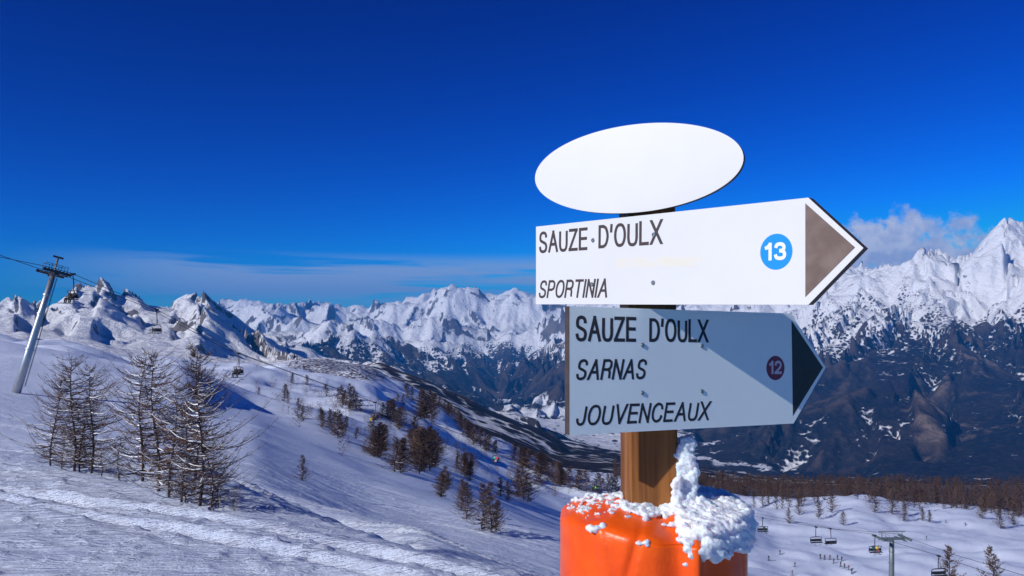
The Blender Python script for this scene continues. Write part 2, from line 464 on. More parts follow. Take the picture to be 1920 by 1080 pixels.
# ---- materials of the ground
def make_snow():
    m_ = bpy.data.materials.new('piste_snow'); m_.use_nodes = True; t = NT(m_.node_tree)
    geo = t.n('ShaderNodeNewGeometry'); pos = geo.outputs['Position']
    mp = t.n('ShaderNodeMapping', {'Vector': pos, 'Rotation': (0, 0, R(39.7)), 'Scale': (.14, 1.5, 1.0)}).outputs[0]
    n1 = t.noise(mp, 9.0, 6, .68); n2 = t.noise(pos, 2.2, 5, .6); n4 = t.noise(t.n('ShaderNodeMapping', {'Vector': pos, 'Rotation': (0, 0, R(39.7)), 'Scale': (.05, 1.0, 1.0)}).outputs[0], 3.2, 5, .62)
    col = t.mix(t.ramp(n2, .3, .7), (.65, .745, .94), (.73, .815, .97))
    scrub = t.n('ShaderNodeAttribute', attribute_name='scrub').outputs['Fac']
    sp = t.noise(pos, .55, 5, .72)
    k = t.ramp(t.m('ADD', sp, t.m('MULTIPLY', scrub, .42)), .70, .80)
    col = t.mix(k, col, (.075, .055, .045))
    p = t.n('ShaderNodeBsdfPrincipled', {'Base Color': col, 'Roughness': .62, 'Specular IOR Level': .25})
    b = t.n('ShaderNodeBump', {'Height': t.m('ADD', t.m('ADD', n1, t.m('MULTIPLY', n4, 1.3)), t.m('MULTIPLY', t.noise(pos, 30.0, 3, .6), .18)), 'Strength': 1.0, 'Distance': .10})
    b2 = t.n('ShaderNodeBump', {'Height': t.noise(pos, .9, 5, .6), 'Strength': .45, 'Distance': .22, 'Normal': b.outputs[0]})
    t.link(b2.outputs[0], p.inputs['Normal'])
    t.n('ShaderNodeOutputMaterial', {'Surface': p.outputs[0]})
    return m_


def make_mountain():
    m_ = bpy.data.materials.new('mountain_ground'); m_.use_nodes = True; t = NT(m_.node_tree)
    pos = t.n('ShaderNodeNewGeometry').outputs['Position']
    A = lambda n_: t.n('ShaderNodeAttribute', attribute_name=n_).outputs['Fac']
    rock, forest, field = A('rock'), A('forest'), A('field')
    nb = t.noise(pos, .004, 8, .66); nf = t.noise(pos, .02, 6, .7)
    snow = t.mix(t.ramp(nf, .35, .7), (.80, .83, .89), (.87, .89, .92))
    rmask = t.ramp(t.m('ADD', rock, t.m('MULTIPLY', t.m('SUBTRACT', nf, .5), 1.1)), .42, .60)
    rcol = t.mix(t.ramp(nb, .3, .7), (.10, .092, .09), (.20, .175, .155))
    col = t.mix(rmask, snow, rcol)
    # bare-larch and pine woods: single crowns thin out to dots at the upper edge
    vor = t.n('ShaderNodeTexVoronoi', {'Vector': pos, 'Scale': .035}, feature='F1')
    dots = t.m('MULTIPLY', t.m('SUBTRACT', .45, vor.outputs['Distance']), .7)
    fm = t.ramp(t.m('ADD', t.m('ADD', forest, dots), t.m('MULTIPLY', t.m('SUBTRACT', nb, .5), 1.2)), .36, .58)
    fcol = t.mix(t.ramp(t.noise(pos, .0016, 5, .6), .4, .62), (.010, .013, .024), (.026, .022, .030))
    fcol = t.mix(t.ramp(t.noise(pos, .03, 4, .7), .45, .75), fcol, (.055, .042, .040))
    fcol = t.mix(t.ramp(t.m('ADD', A('ridge'), t.m('MULTIPLY', t.m('SUBTRACT', nf, .5), .6)), .05, .6), fcol, (.070, .054, .050))  # lighter brown painted along the crests so relief shows in the dark woods
    col = t.mix(fm, col, fcol)
    # open meadows under snow in the valley and dry grass slopes
    mm = t.ramp(t.m('ADD', field, t.m('MULTIPLY', t.m('SUBTRACT', t.noise(pos, .0045, 7, .62), .5), 1.6)), .62, .72)
    col = t.mix(mm, col, (.72, .76, .84))
    grass = A('grass')
    gmk = t.ramp(t.m('ADD', grass, t.m('MULTIPLY', t.m('SUBTRACT', t.noise(pos, .006, 7, .65), .5), 1.5)), .60, .82)
    col = t.mix(gmk, col, t.mix(t.ramp(nf, .35, .65), (.10, .076, .066), (.20, .155, .13)))
    p = t.n('ShaderNodeBsdfPrincipled', {'Base Color': col, 'Roughness': .8, 'Specular IOR Level': .1})
    b = t.n('ShaderNodeBump', {'Height': t.m('ADD', t.noise(pos, .012, 8, .68), t.m('MULTIPLY', fm, .12)), 'Strength': .9, 'Distance': 55.0})
    t.link(b.outputs[0], p.inputs['Normal'])
    t.n('ShaderNodeOutputMaterial', {'Surface': p.outputs[0]})
    return m_


M_SNOW = make_snow(); M_MTN = make_mountain()

# near piste: from behind the camera to 120 m
u1 = np.linspace(-.92, .92, 760)
Y1 = np.concatenate([np.linspace(-5, 2.5, 30)[:-1], np.geomspace(2.5, 9, 190)[:-1], np.geomspace(9, 120, 400)])
X, Yg = fan(u1, Y1); Zn = near_height(X, Yg)
sheet('snow_slope', u1, Y1, X, Yg, Zn, {'scrub': np.zeros_like(Zn)}, M_SNOW)

# hillside and lower piste: 120 to 760 m
u2 = np.linspace(-.82, .82, 900)
Y2 = np.geomspace(120, 760, 230)
X, Yg = fan(u2, Y2); Zh = near_height(X, Yg)
hx, hy = to_px(X, Yg, Zh)
scrub = .75 * sstep(Yg, 430, 560) * sstep(hx, 560, 480) * 0
scrub = scrub + .66 * sstep(hx, 480, 560) * sstep(hx, 820, 700) * sstep(hy, 735, 705) * sstep(Yg, 300, 420)
scrub = np.maximum(scrub, .9 * sstep(hx, 1240, 1300) * sstep(Yg, 455, 520))
scrub = np.maximum(scrub, .55 * sstep(hx, 820, 900) * sstep(Yg, 420, 520))
sheet('hillside', u2, Y2, X, Yg, Zh, {'scrub': scrub}, M_SNOW)

# valley and mountains
u3 = np.linspace(-.82, .82, 940)
Y3 = np.concatenate([np.geomspace(760, 3000, 110)[:-1], np.geomspace(3000, 4700, 150)[:-1], np.geomspace(4700, 11500, 300)[:-1], np.geomspace(11500, 18500, 130)[:-1], np.geomspace(18500, 26000, 12)])
X, Yg = fan(u3, Y3)
Zm = loft(X, Yg)
Zm = spur_height(X, Yg, Zm)
far = sstep(Yg, 1500, 4000)
px_e = 960 + F * X / Yg
py_edge = sstep(Yg, 3000, 6000)
Zm = Zm + far * (40 + 60 * py_edge) * (ridged(X / 1300, Yg / 1300, 3, 60) - .42)
Zm = Zm + sstep(Yg, 6500, 9000) * (290 + 150 * sstep(px_e, 1350, 1150)) * (ridged(X / 2300 + 3.3, Yg / 2300, 2, 66) - .5)
gx, gy = grad(u3, Y3, Zm)
px_, py_ = to_px(X, Yg, Zm)
amp = 1.0
ravine = np.zeros_like(Zm)
far2 = sstep(Yg, 900, 2200)
for k, lam in enumerate((1100, 560, 290, 150, 80)):
    C, S, sx, sy = gullies(X, Yg, gx, gy, lam, 70 + k)
    g = np.hypot(gx, gy); st_ = sstep(g, .10, .5) * (far if k == 0 else far2)
    h_ = lam * (.085, .080, .070, .055, .045)[k] * st_ * (.6 + .4 * py_edge) * (1 + .5 * sstep(px_, 1300, 1500))
    Zm = Zm + h_ * (C - .25)
    ravine += (0, .30, .34, .22, .14)[k] * C * st_
    dS = -S * h_ * 2 * math.pi * .75 / lam
    gx = gx + dS * sx * 1.1; gy = gy + dS * sy * 1.1
Zm = Zm + far * 14 * fbm(X / 120, Yg / 120, 4, 90, .6) + (1 - far) * 6 * sstep(Yg, 760, 900) * fbm(X / 90, Yg / 90, 4, 95)
# join to the hillside along the first row
Zm[0] = np.interp(u3, u2, Zh[-1])
gx, gy = grad(u3, Y3, Zm); g = np.hypot(gx, gy)
rock = sstep(g, .95, 1.8) * .70 * (1 - .55 * sstep(px_, 1380, 1500))
left = sstep(px_, 640, 560) * sstep(Yg, 5500, 4600)
rock = np.maximum(rock, left * sstep(g, .6, 1.5) * .30)
rock = rock + .42 * ravine * sstep(g, .5, 1.1) * (1 - .45 * left) * (1 - .5 * sstep(px_, 1380, 1500))
# tree line falls from about 150 m above the eye near by to the valley floor
n_big = fbm(X / 900, Yg / 900, 4, 120)
tl = -400 + 250 * n_big + 150 * sstep(px_, 1380, 1650)
rt = sstep(px_, 1350, 1500)
forest = .90 * sstep(Zm, tl + 400 + 450 * rt, tl - 220) ** (1 + .35 * rt)
forest = forest + .46 * ravine * sstep(forest, .02, .3)
forest = forest * (1 - left * sstep(Zm, -120, -20))
forest = np.where(Yg < 2600, (.52 + .16 * sstep(px_, 700, 900) + .34 * ravine + .25 * fbm(X / 160, Yg / 160, 3, 130)) * sstep(px_, 440, 560), forest)
field = (.60 - .30 * sstep(px_, 1400, 1560)) * sstep(Zm, -430, -560) * sstep(g, .38, .16) + .30 * sstep(px_, 760, 900) * sstep(px_, 1330, 1200) * sstep(Yg, 2000, 2600) * sstep(g, .5, .2)
field = np.where(Yg < 1500, .25 * sstep(px_, 620, 700), field)
field = np.maximum(field, .64 * sstep(px_, 890, 930) * sstep(px_, 1100, 1060) * sstep(py_, 735, 755) * sstep(py_, 815, 800) * sstep(Yg, 3800, 4600) * sstep(Yg, 7500, 6500))
grass = (.52 + .34 * ravine) * sstep(px_, 1480, 1760) * sstep(Zm, 200, -250) * sstep(Yg, 3300, 3900) * sstep(Yg, 7500, 6000)
sheet('mountain_range', u3, Y3, X, Yg, Zm, {'rock': rock, 'forest': forest, 'field': field, 'grass': grass, 'ridge': ravine}, M_MTN)


def ground(x, y):
    return float(near_height(np.array([[float(x)]]), np.array([[float(y)]]))[0, 0])


def ground_px(px, py, lo=3.0, hi=800.0):
    """first ground point under a photo pixel: march along its ray"""
    d = np.geomspace(lo, hi, 900)[None, :]
    X_ = float(utan(px, py)) * d; Zr = float(ztan(py)) * d
    below = (near_height(X_, d) - Zr)[0] > 0
    k = int(np.argmax(below)) if below.any() else 899
    dd = float(d[0, k]); return Vector((float(X_[0, k]), dd, ground(X_[0, k], dd)))

# ------------------------------------------------------------------ signpost
M_WOOD = bpy.data.materials.new('post_wood'); M_WOOD.use_nodes = True
t = NT(M_WOOD.node_tree)
co = t.n('ShaderNodeTexCoord').outputs['Object']
mp = t.n('ShaderNodeMapping', {'Vector': co, 'Scale': (34, 34, 1.6)}).outputs[0]
g1 = t.noise(mp, 1.0, 6, .62, .9); g2 = t.noise(t.n('ShaderNodeMapping', {'Vector': co, 'Scale': (95, 95, .55)}).outputs[0], 1.0, 4, .6)
wc = t.mix(t.ramp(g1, .32, .7), (.16, .058, .016), (.36, .145, .038))
wc = t.mix(t.m('MULTIPLY', t.ramp(g2, .61, .68), .85), wc, (.05, .022, .012))
p = t.n('ShaderNodeBsdfPrincipled', {'Base Color': wc, 'Roughness': .62, 'Specular IOR Level': .25})
b = t.n('ShaderNodeBump', {'Height': t.m('ADD', g1, t.m('MULTIPLY', g2, .6)), 'Strength': .5, 'Distance': .003})
t.link(b.outputs[0], p.inputs['Normal']); t.n('ShaderNodeOutputMaterial', {'Surface': p.outputs[0]})

M_BOARD = material('white_board', (.705, .705, .695), .42, vary=(6, (.67, .67, .655), .6), bump=(30, .04, .001))
M_EDGE = material('board_edge', (.055, .038, .032), .6, vary=(40, (.09, .07, .06), .6))
M_LET = material('brown_lettering', (.060, .042, .040), .5)
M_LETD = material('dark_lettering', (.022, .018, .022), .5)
M_ARROW = material('brown_arrow', (.135, .088, .072), .5, vary=(22, (.21, .15, .125), .8), bump=(60, .1, .001))
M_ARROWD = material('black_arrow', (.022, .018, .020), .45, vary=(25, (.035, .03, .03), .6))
M_BLUE = material('blue_disc', (.008, .27, .80), .4)
M_MAROON = material('maroon_disc', (.20, .018, .055), .4)
M_WHITE = material('white_numerals', (.82, .82, .82), .4)
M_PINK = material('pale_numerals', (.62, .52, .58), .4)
M_STAIN = material('faded_strip', (.72, .68, .57), .5, vary=(30, (.70, .69, .66), 1.0, (1, 1, 3)))
M_STEEL = material('screw_steel', (.42, .43, .42), .35, metal=.9)
M_DARKMETAL = material('dark_bracket', (.045, .04, .042), .5, metal=.3)

PX, PY = 0.29383607, 1.78
POST_RZ = R(3.6)


class Plane:
    def __init__(s, th, off, roll):
        s.n = Vector((math.sin(th), -math.cos(th), 0))
        u = Vector((math.cos(th), math.sin(th), 0)); v = Vector((0, 0, 1))
        s.u = u * math.cos(roll) + v * math.sin(roll); s.v = -u * math.sin(roll) + v * math.cos(roll)
        s.O = Vector((PX, PY, 0)) + s.n * off
    def P(s, a, b, out=0.0): return s.O + s.u * a + s.v * b + s.n * out
    def uv(s, px, py):
        d = at(px, py, 1.0); k = s.O.dot(s.n) / d.dot(s.n); q = d * k - s.O
        return q.dot(s.u), q.dot(s.v)
    def px(s, px, py, out=0.0): return s.P(*s.uv(px, py), out)


def slab(name, pl, pts, front, thick, mat, emat, parent, bevel=0.0):
    """flat plate on a plane: outline pts (u, v) counter-clockwise, front face at 'front'"""
    mb = MB(); n = len(pts)
    mb.add([pl.P(a, b, front) for a, b in pts] + [pl.P(a, b, front - thick) for a, b in pts],
           [tuple(range(n)), tuple(reversed(range(n, 2 * n)))], 0)
    k = 0
    fs = [((i + 1) % n, i, n + i, n + (i + 1) % n) for i in range(n)]
    mb.f += fs; mb.mi += [1] * n
    o = mb.build(name, [mat, emat], parent)
    return o


# plain grotesque capitals drawn as pen strokes: (inner width, strokes); '~' marks a smooth stroke
GLYPH = {
    'S': (.60, ['~', (.97, .74), (.86, .93), (.62, 1), (.38, 1), (.14, .93), (.05, .76), (.12, .60), (.36, .53), (.64, .47), (.90, .38), (.98, .22), (.87, .06), (.62, 0), (.36, 0), (.12, .07), (.0, .27)]),
    'A': (.70, [(0, 0), (.5, 1), (1, 0)], [(.19, .35), (.81, .35)]),
    'U': (.58, ['~', (0, 1), (0, .65), (0, .30), (.10, .09), (.32, 0), (.68, 0), (.90, .09), (1, .30), (1, .65), (1, 1)]),
    'Z': (.60, [(.03, 1), (.97, 1), (0, 0), (1, 0)]),
    'E': (.54, [(1, 1), (0, 1), (0, 0), (1, 0)], [(0, .52), (.93, .52)]),
    'D': (.60, ['~', (0, 1), (.28, 1), (.52, .99), (.82, .88), (1, .62), (1, .38), (.82, .12), (.52, .01), (.28, 0), (0, 0)], [(0, 0), (0, 1)]),
    "'": (.05, [(.6, 1), (.2, .74)]),
    'O': (.70, ['~', (.5, 1), (.24, .95), (.06, .76), (0, .5), (.06, .24), (.24, .05), (.5, 0), (.76, .05), (.94, .24), (1, .5), (.94, .76), (.76, .95), (.5, 1)]),
    'L': (.50, [(0, 1), (0, 0), (1, 0)]),
    'X': (.64, [(0, 1), (1, 0)], [(1, 1), (0, 0)]),
    'P': (.56, ['~', (0, 1), (.3, 1), (.62, 1), (.92, .91), (1, .73), (.92, .55), (.62, .46), (.3, .46), (0, .46)], [(0, 0), (0, 1)]),
    'R': (.60, ['~', (0, 1), (.3, 1), (.62, 1), (.90, .91), (.97, .75), (.90, .58), (.62, .50), (.3, .50), (0, .50)], [(0, 0), (0, 1)], ['~', (.58, .50), (.82, .43), (.92, .28), (.94, .12), (1, 0)]),
    'T': (.62, [(0, 1), (1, 1)], [(.5, 1), (.5, 0)]),
    'I': (.0, [(0, 0), (0, 1)]),
    'N': (.58, [(0, 0), (0, 1), (1, 0), (1, 1)]),
    'J': (.46, ['~', (1, 1), (1, .65), (1, .28), (.88, .07), (.55, 0), (.22, .05), (.02, .20), (0, .34)]),
    'V': (.66, [(0, 1), (.5, 0), (1, 1)]),
    'C': (.66, ['~', (.98, .68), (.86, .91), (.60, 1), (.38, .99), (.10, .82), (0, .5), (.10, .18), (.38, .01), (.60, 0), (.88, .10), (1, .34)]),
    '1': (.30, [(0, .74), (.45, .80), (.95, 1), (.95, 0)]),
    '2': (.50, ['~', (.03, .68), (.12, .92), (.38, 1), (.66, 1), (.93, .88), (.97, .70), (.82, .48), (.45, .26), (.16, .10), (0, 0)], [(0, 0), (1, 0)]),
    '3': (.50, ['~', (.04, .74), (.16, .94), (.45, 1), (.78, .95), (.93, .77), (.80, .57), (.42, .53)], ['~', (.42, .53), (.84, .48), (1, .27), (.86, .05), (.48, 0), (.14, .06), (0, .28)]),
}


def lettering(text, pl, bl, tl, right, mat, parent, shear=0.0, bold=.135, out=.0003, name='lettering', gap=None):
    """sets a word between its photographed corners: bottom-left, top-left, right end (pixels)"""
    u0, v0 = pl.uv(*bl); u1, v1 = pl.uv(*tl); h = v1 - v0
    ur, _ = pl.uv(right, (bl[1] + tl[1]) / 2)
    tk = bold * h; g_ = .27 if gap is None else gap
    adv = [GLYPH[c][0] for c in text]; total = sum(adv) + g_ * (len(text) - 1)
    wide = ur - u0 - shear * h - tk; kx = wide / total; ky = h - tk
    mb = MB(); x = u0 + tk / 2; lay = 0
    for c, a_ in zip(text, adv):
        for strk in GLYPH[c][1:]:
            sm = strk[0] == '~'; pts = [Vector((p_[0] * a_ * kx, p_[1])) for p_ in (strk[1:] if sm else strk)]
            if sm:                                               # Catmull-Rom through the points
                e_ = [pts[0]] + pts + [pts[-1]]; q_ = []
                if (pts[0] - pts[-1]).length < 1e-6: e_[0], e_[-1] = pts[-2], pts[1]
                for i in range(1, len(e_) - 2):
                    for j in range(5):
                        s_ = j / 5; a0, a1, a2, a3 = e_[i - 1:i + 3]
                        q_.append(.5 * (2 * a1 + (a2 - a0) * s_ + (2 * a0 - 5 * a1 + 4 * a2 - a3) * s_ ** 2 + (3 * a1 - a0 - 3 * a2 + a3) * s_ ** 3))
                pts = q_ + [pts[-1]]
            P_ = [Vector((x + p_.x + shear * (tk / 2 + p_.y * ky), v0 + tk / 2 + p_.y * ky)) for p_ in pts]
            runs = [P_] if sm else [[P_[i], P_[i + 1]] for i in range(len(P_) - 1)]
            for ri, rn in enumerate(runs):
                n_ = len(rn); L_, R_ = [], []
                for i in range(n_):
                    d1 = (rn[min(i + 1, n_ - 1)] - rn[max(i - 1, 0)]).normalized(); nn_ = Vector((-d1.y, d1.x))
                    c_ = rn[i].copy()
                    if not sm and (i == 0 or i == n_ - 1):       # square the corners of straight strokes
                        inner = (i == 0 and ri > 0) or (i == n_ - 1 and ri < len(runs) - 1)
                        if inner or abs(d1.y) < .2 or abs(d1.x) < .3: c_ += d1 * (tk / 2 * (-1 if i == 0 else 1)) * (.75 if inner and abs(d1.x) > .3 and abs(d1.y) > .3 else 1)
                        else:                                    # slanted ends are cut level
                            k_ = tk / 2 / abs(d1.y); yy = tk / 2 * (-1 if c_.y < v0 + h / 2 else 1)
                            if c_.y < v0 + tk or c_.y > v0 + h - tk:
                                c_ += d1 * (yy / d1.y); L_.append(c_ + Vector((-k_, 0)) * (1 if d1.y > 0 else -1)); R_.append(c_ + Vector((k_, 0)) * (1 if d1.y > 0 else -1)); continue
                    L_.append(c_ + nn_ * tk / 2); R_.append(c_ - nn_ * tk / 2)
                z_ = out + lay * 6e-6; lay = (lay + 1) % 7
                mb.add([pl.P(p_.x, p_.y, z_) for p_ in L_] + [pl.P(p_.x, p_.y, z_) for p_ in R_], [(i, n_ + i, n_ + i + 1, i + 1) for i in range(n_ - 1)])
        x += (a_ + g_) * kx
    return mb.build(name, mat, parent)


def disc(name, pl, c, r, mat, parent, out, n=48):
    u, v = pl.uv(*c)
    return slab(name, pl, [(u + r * math.cos(2 * math.pi * i / n), v + r * math.sin(2 * math.pi * i / n)) for i in range(n)], out, .0006, mat, mat, parent)


def screw(pl, c, parent, r=.0048):
    u, v = pl.uv(*c); mb = MB(); n = 14
    rings = [(r, .0003), (r, .0012), (r * .8, .0022), (r * .42, .0024), (r * .36, .0010), (.00001, .0010)]
    vs_ = [pl.P(u + q * math.cos(2 * math.pi * i / n), v + q * math.sin(2 * math.pi * i / n), z) for q, z in rings for i in range(n)]
    mb.add(vs_, [(a * n + i, a * n + (i + 1) % n, (a + 1) * n + (i + 1) % n, (a + 1) * n + i) for a in range(len(rings) - 1) for i in range(n)])
    return mb.build('screw', M_STEEL, parent)


GZ = ground(PX, PY)
signpost = empty('signpost', (0, 0, 0))
tag(signpost, 'wooden signpost with white oval board and two arrow-shaped direction boards', 'signpost')
# squared post with eased corners
mb = MB(); a = .0512; e = .004
prof = [(-a + e, -a), (a - e, -a), (a, -a + e), (a, a - e), (a - e, a), (-a + e, a), (-a, a - e), (-a, -a + e)]
c_, s_ = math.cos(POST_RZ), math.sin(POST_RZ)
zs = [GZ - .3, -.42, -.2, 0, .2, .37]
vs_ = [(PX + x * c_ - y * s_, PY + x * s_ + y * c_, z) for z in zs for x, y in prof]
mb.add(vs_, [(i * 8 + j, i * 8 + (j + 1) % 8, (i + 1) * 8 + (j + 1) % 8, (i + 1) * 8 + j) for i in range(len(zs) - 1) for j in range(8)] + [tuple(range((len(zs) - 1) * 8, len(zs) * 8))])
mb.build('post', M_WOOD, signpost)


def bracket(pl, va, vb, back):
    """dark steel strap holding a board to the post"""
    for v in (va, vb):
        mb = MB(); rot = Matrix((pl.u, pl.n, pl.v)).transposed()
        mb.box(pl.P(0, v, -.018 - back / 2), (.055, back / 2 - .0006, .013), rot)
        mb.build('bracket', M_DARKMETAL, signpost)


# oval board
PE = Plane(R(-28.65), .092, .00335)
NE = 96
pts = [(.00356 + .2288 * math.cos(2 * math.pi * i / NE), .3271 + .0927 * math.sin(2 * math.pi * i / NE)) for i in range(NE)]
slab('oval_board', PE, pts, 0, .014, M_BOARD, M_EDGE, signpost)
bracket(PE, .30, .36, .03)
# upper direction board
PU = Plane(R(-49.57), .094, R(-1.17))
cor = [PU.uv(1005, 570.5), PU.uv(1515.5, 571.5), PU.uv(1619, 465), PU.uv(1515.5, 370.5), PU.uv(1005, 425)]
up_b = slab('direction_board', PU, cor, 0, .016, M_BOARD, M_EDGE, signpost)
up_b['label'] = 'bright white direction board with blue number disc and brown arrow'
lettering('SAUZE', PU, (1010.5, 475), (1010.5, 435), 1101.5, M_LET, up_b)
lettering("D'OULX", PU, (1122, 466), (1122, 422.5), 1242, M_LET, up_b)
lettering('SPORTINIA', PU, (1009, 559), (1011, 526), 1143.5, M_LET, up_b, shear=.20)
u0, v0 = PU.uv(1455.3, 472); ur, _ = PU.uv(1485.5, 472)
disc('number_disc', PU, (1455.3, 472), (PU.uv(1485.5, 472)[0] - PU.uv(1425, 472)[0]) / 2, M_BLUE, up_b, .0002)
lettering('13', PU, (1431.5, 489), (1431.5, 456), 1474.5, M_WHITE, up_b, bold=.20, out=.0005, name='numeral')
slab('arrow_panel', PU, [PU.uv(1510, 557.5), PU.uv(1603.5, 464), PU.uv(1510, 381)], .0002, .0006, M_ARROW, M_ARROW, up_b)
slab('faded_strip', PU, [PU.uv(1152, 503), PU.uv(1310, 499), PU.uv(1318, 480), PU.uv(1154, 484)], .0001, .0004, M_STAIN, M_STAIN, up_b)
for c in ((1112, 450.5), (1226, 440), (1110, 533), (1225, 530)): screw(PU, c, up_b)
bracket(PU, .08, .19, .03)
# lower direction board
PL = Plane(R(26.83), .09, R(-.97))
cor = [PL.uv(1068, 816), PL.uv(1488, 794), PL.uv(1548.5, 689), PL.uv(1482.5, 587.8), PL.uv(1068, 574)]
M_BOARD2 = material('shade_tinted_board', (.78, .87, .85), .42, vary=(6, (.74, .83, .82), .5), bump=(30, .04, .001))  # white board; the cool cast of its shade is mixed into the colour
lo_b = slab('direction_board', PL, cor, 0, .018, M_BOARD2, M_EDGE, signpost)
lo_b['label'] = 'shade-tinted white direction board with maroon number disc and black arrow'
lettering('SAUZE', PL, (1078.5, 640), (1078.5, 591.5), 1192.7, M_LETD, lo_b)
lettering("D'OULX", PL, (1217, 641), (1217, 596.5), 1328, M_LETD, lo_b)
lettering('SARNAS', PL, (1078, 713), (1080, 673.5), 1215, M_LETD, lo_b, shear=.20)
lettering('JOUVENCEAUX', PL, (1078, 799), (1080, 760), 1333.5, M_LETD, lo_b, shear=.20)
disc('number_disc', PL, (1454, 690), (PL.uv(1471, 690)[0] - PL.uv(1437, 690)[0]) / 2, M_MAROON, lo_b, .0002)
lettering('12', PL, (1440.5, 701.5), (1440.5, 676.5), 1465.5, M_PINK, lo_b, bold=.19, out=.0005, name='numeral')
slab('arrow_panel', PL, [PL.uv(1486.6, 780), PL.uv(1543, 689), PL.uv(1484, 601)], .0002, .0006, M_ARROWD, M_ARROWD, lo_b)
for c in ((1204.5, 647), (1316, 649), (1204.5, 737), (1316, 734)): screw(PL, c, lo_b)
bracket(PL, -.02, -.15, .03)

# ------------------------------------------------------------------ orange crash pad round the post
M_PAD = material('orange_vinyl', (.93, .115, .004), .36, vary=(7, (.78, .062, .004), .85), bump=(14, .24, .02), spec=.35)
M_RIMSNOW = material('packed_snow', (.86, .88, .92), .55, bump=(160, .7, .006), sss=.6, spec=.3)
pad = empty('crash_pad', (PX + .005, PY + .005, GZ))
tag(pad, 'round orange vinyl crash pad wrapped round the signpost', 'crash pad')
PADR = .1985; PADTOP = -.408
TF = R(-90 + 15)                                  # the fold, a little right of the face towards the camera


def padr(th, z):
    dth = (th - TF + math.pi) % (2 * math.pi) - math.pi
    dep = PADTOP - z
    fold = .021 * math.exp(-(dth / .075) ** 2) * math.exp(-(dep / .35) ** 2)
    dent = -.009 * math.exp(-((dth + .19) / .13) ** 2) * math.exp(-((dep - .03) / .10) ** 2)
    dent2 = -.010 * math.exp(-((dth - .22) / .16) ** 2) * math.exp(-((dep - .06) / .22) ** 2)
    crs = -.0085 * math.exp(-((dth + .55 + 1.4 * dep) / .035) ** 2) * math.exp(-(dep / .25) ** 2) - .007 * math.exp(-((dth - .75 - .9 * dep) / .04) ** 2) * math.exp(-(dep / .3) ** 2) + .007 * math.exp(-((dth + .95 - 1.1 * dep) / .06) ** 2) * math.exp(-(dep / .2) ** 2)
    wv = crs + .0028 * math.sin(3 * th + 1.0) + .0018 * math.sin(7 * th + 9 * z)
    return PADR + fold + dent + dent2 + wv


def padtop(th, q):
    """height of the pad's upper face at fraction q of the radius"""
    sag = .016 * math.sin(2 * th + .6) + .008 * math.sin(5 * th) + .004 * math.sin(11 * th + 2)
    dth = (th - TF + math.pi) % (2 * math.pi) - math.pi
    notch = -.004 * math.exp(-((dth + .2) / .22) ** 2) * q ** 4
    return PADTOP + .030 * (1 - q ** 2) + sag * q * (1 - q * .4) * .8 + notch + .02 * math.exp(-((th - R(170)) / .7) ** 2) * q * (1 - q) * 4 * .4


NP = 200; mb = MB(); rows = []
zz = list(np.linspace(GZ - PADTOP - .02, -.30, 20)) + list(np.linspace(-.28, -.012, 34))
for z in zz: rows.append([(padr(2 * math.pi * i / NP, PADTOP + z) * math.cos(2 * math.pi * i / NP), padr(2 * math.pi * i / NP, PADTOP + z) * math.sin(2 * math.pi * i / NP), PADTOP + z - GZ) for i in range(NP)])
for q in (.994, .975, .94, .88, .8, .7, .6, .5, .4, .3):
    row = []
    for i in range(NP):
        th = 2 * math.pi * i / NP; r_ = padr(th, PADTOP) * q; ease = (q - .94) / .054 if q > .94 else 0
        row.append((r_ * math.cos(th), r_ * math.sin(th), padtop(th, q) - GZ - .006 * max(ease, 0) ** 2))
    rows.append(row)
for r_ in rows: mb.v += r_
mb.f = [(a * NP + i, a * NP + (i + 1) % NP, (a + 1) * NP + (i + 1) % NP, (a + 1) * NP + i) for a in range(len(rows) - 1) for i in range(NP)]
mb.mi = [0] * len(mb.f)
cover_o = mb.build('cover', M_PAD, pad, smooth=True)
from mathutils.bvhtree import BVHTree
PADBVH = BVHTree.FromPolygons([Vector(v) + pad.location for v in mb.v], mb.f)
# welded seam strip up the back of the cover and a tie strap round it
mb = MB()
for k in range(40):
    a0, a1 = 2 * math.pi * k / 40, 2 * math.pi * (k + 1) / 40
    for (q0, q1) in ((a0, a1),):
        z0 = -.92
        pts_ = []
        for th in (q0, q1):
            for zz_ in (z0 - .02, z0 + .02):
                r_ = padr(th, zz_) + .004; pts_.append((r_ * math.cos(th), r_ * math.sin(th), zz_ - GZ))
        mb.add(pts_, [(0, 2, 3, 1)])
mb.build('strap', material('strap_webbing', (.03, .03, .035), .8), pad)


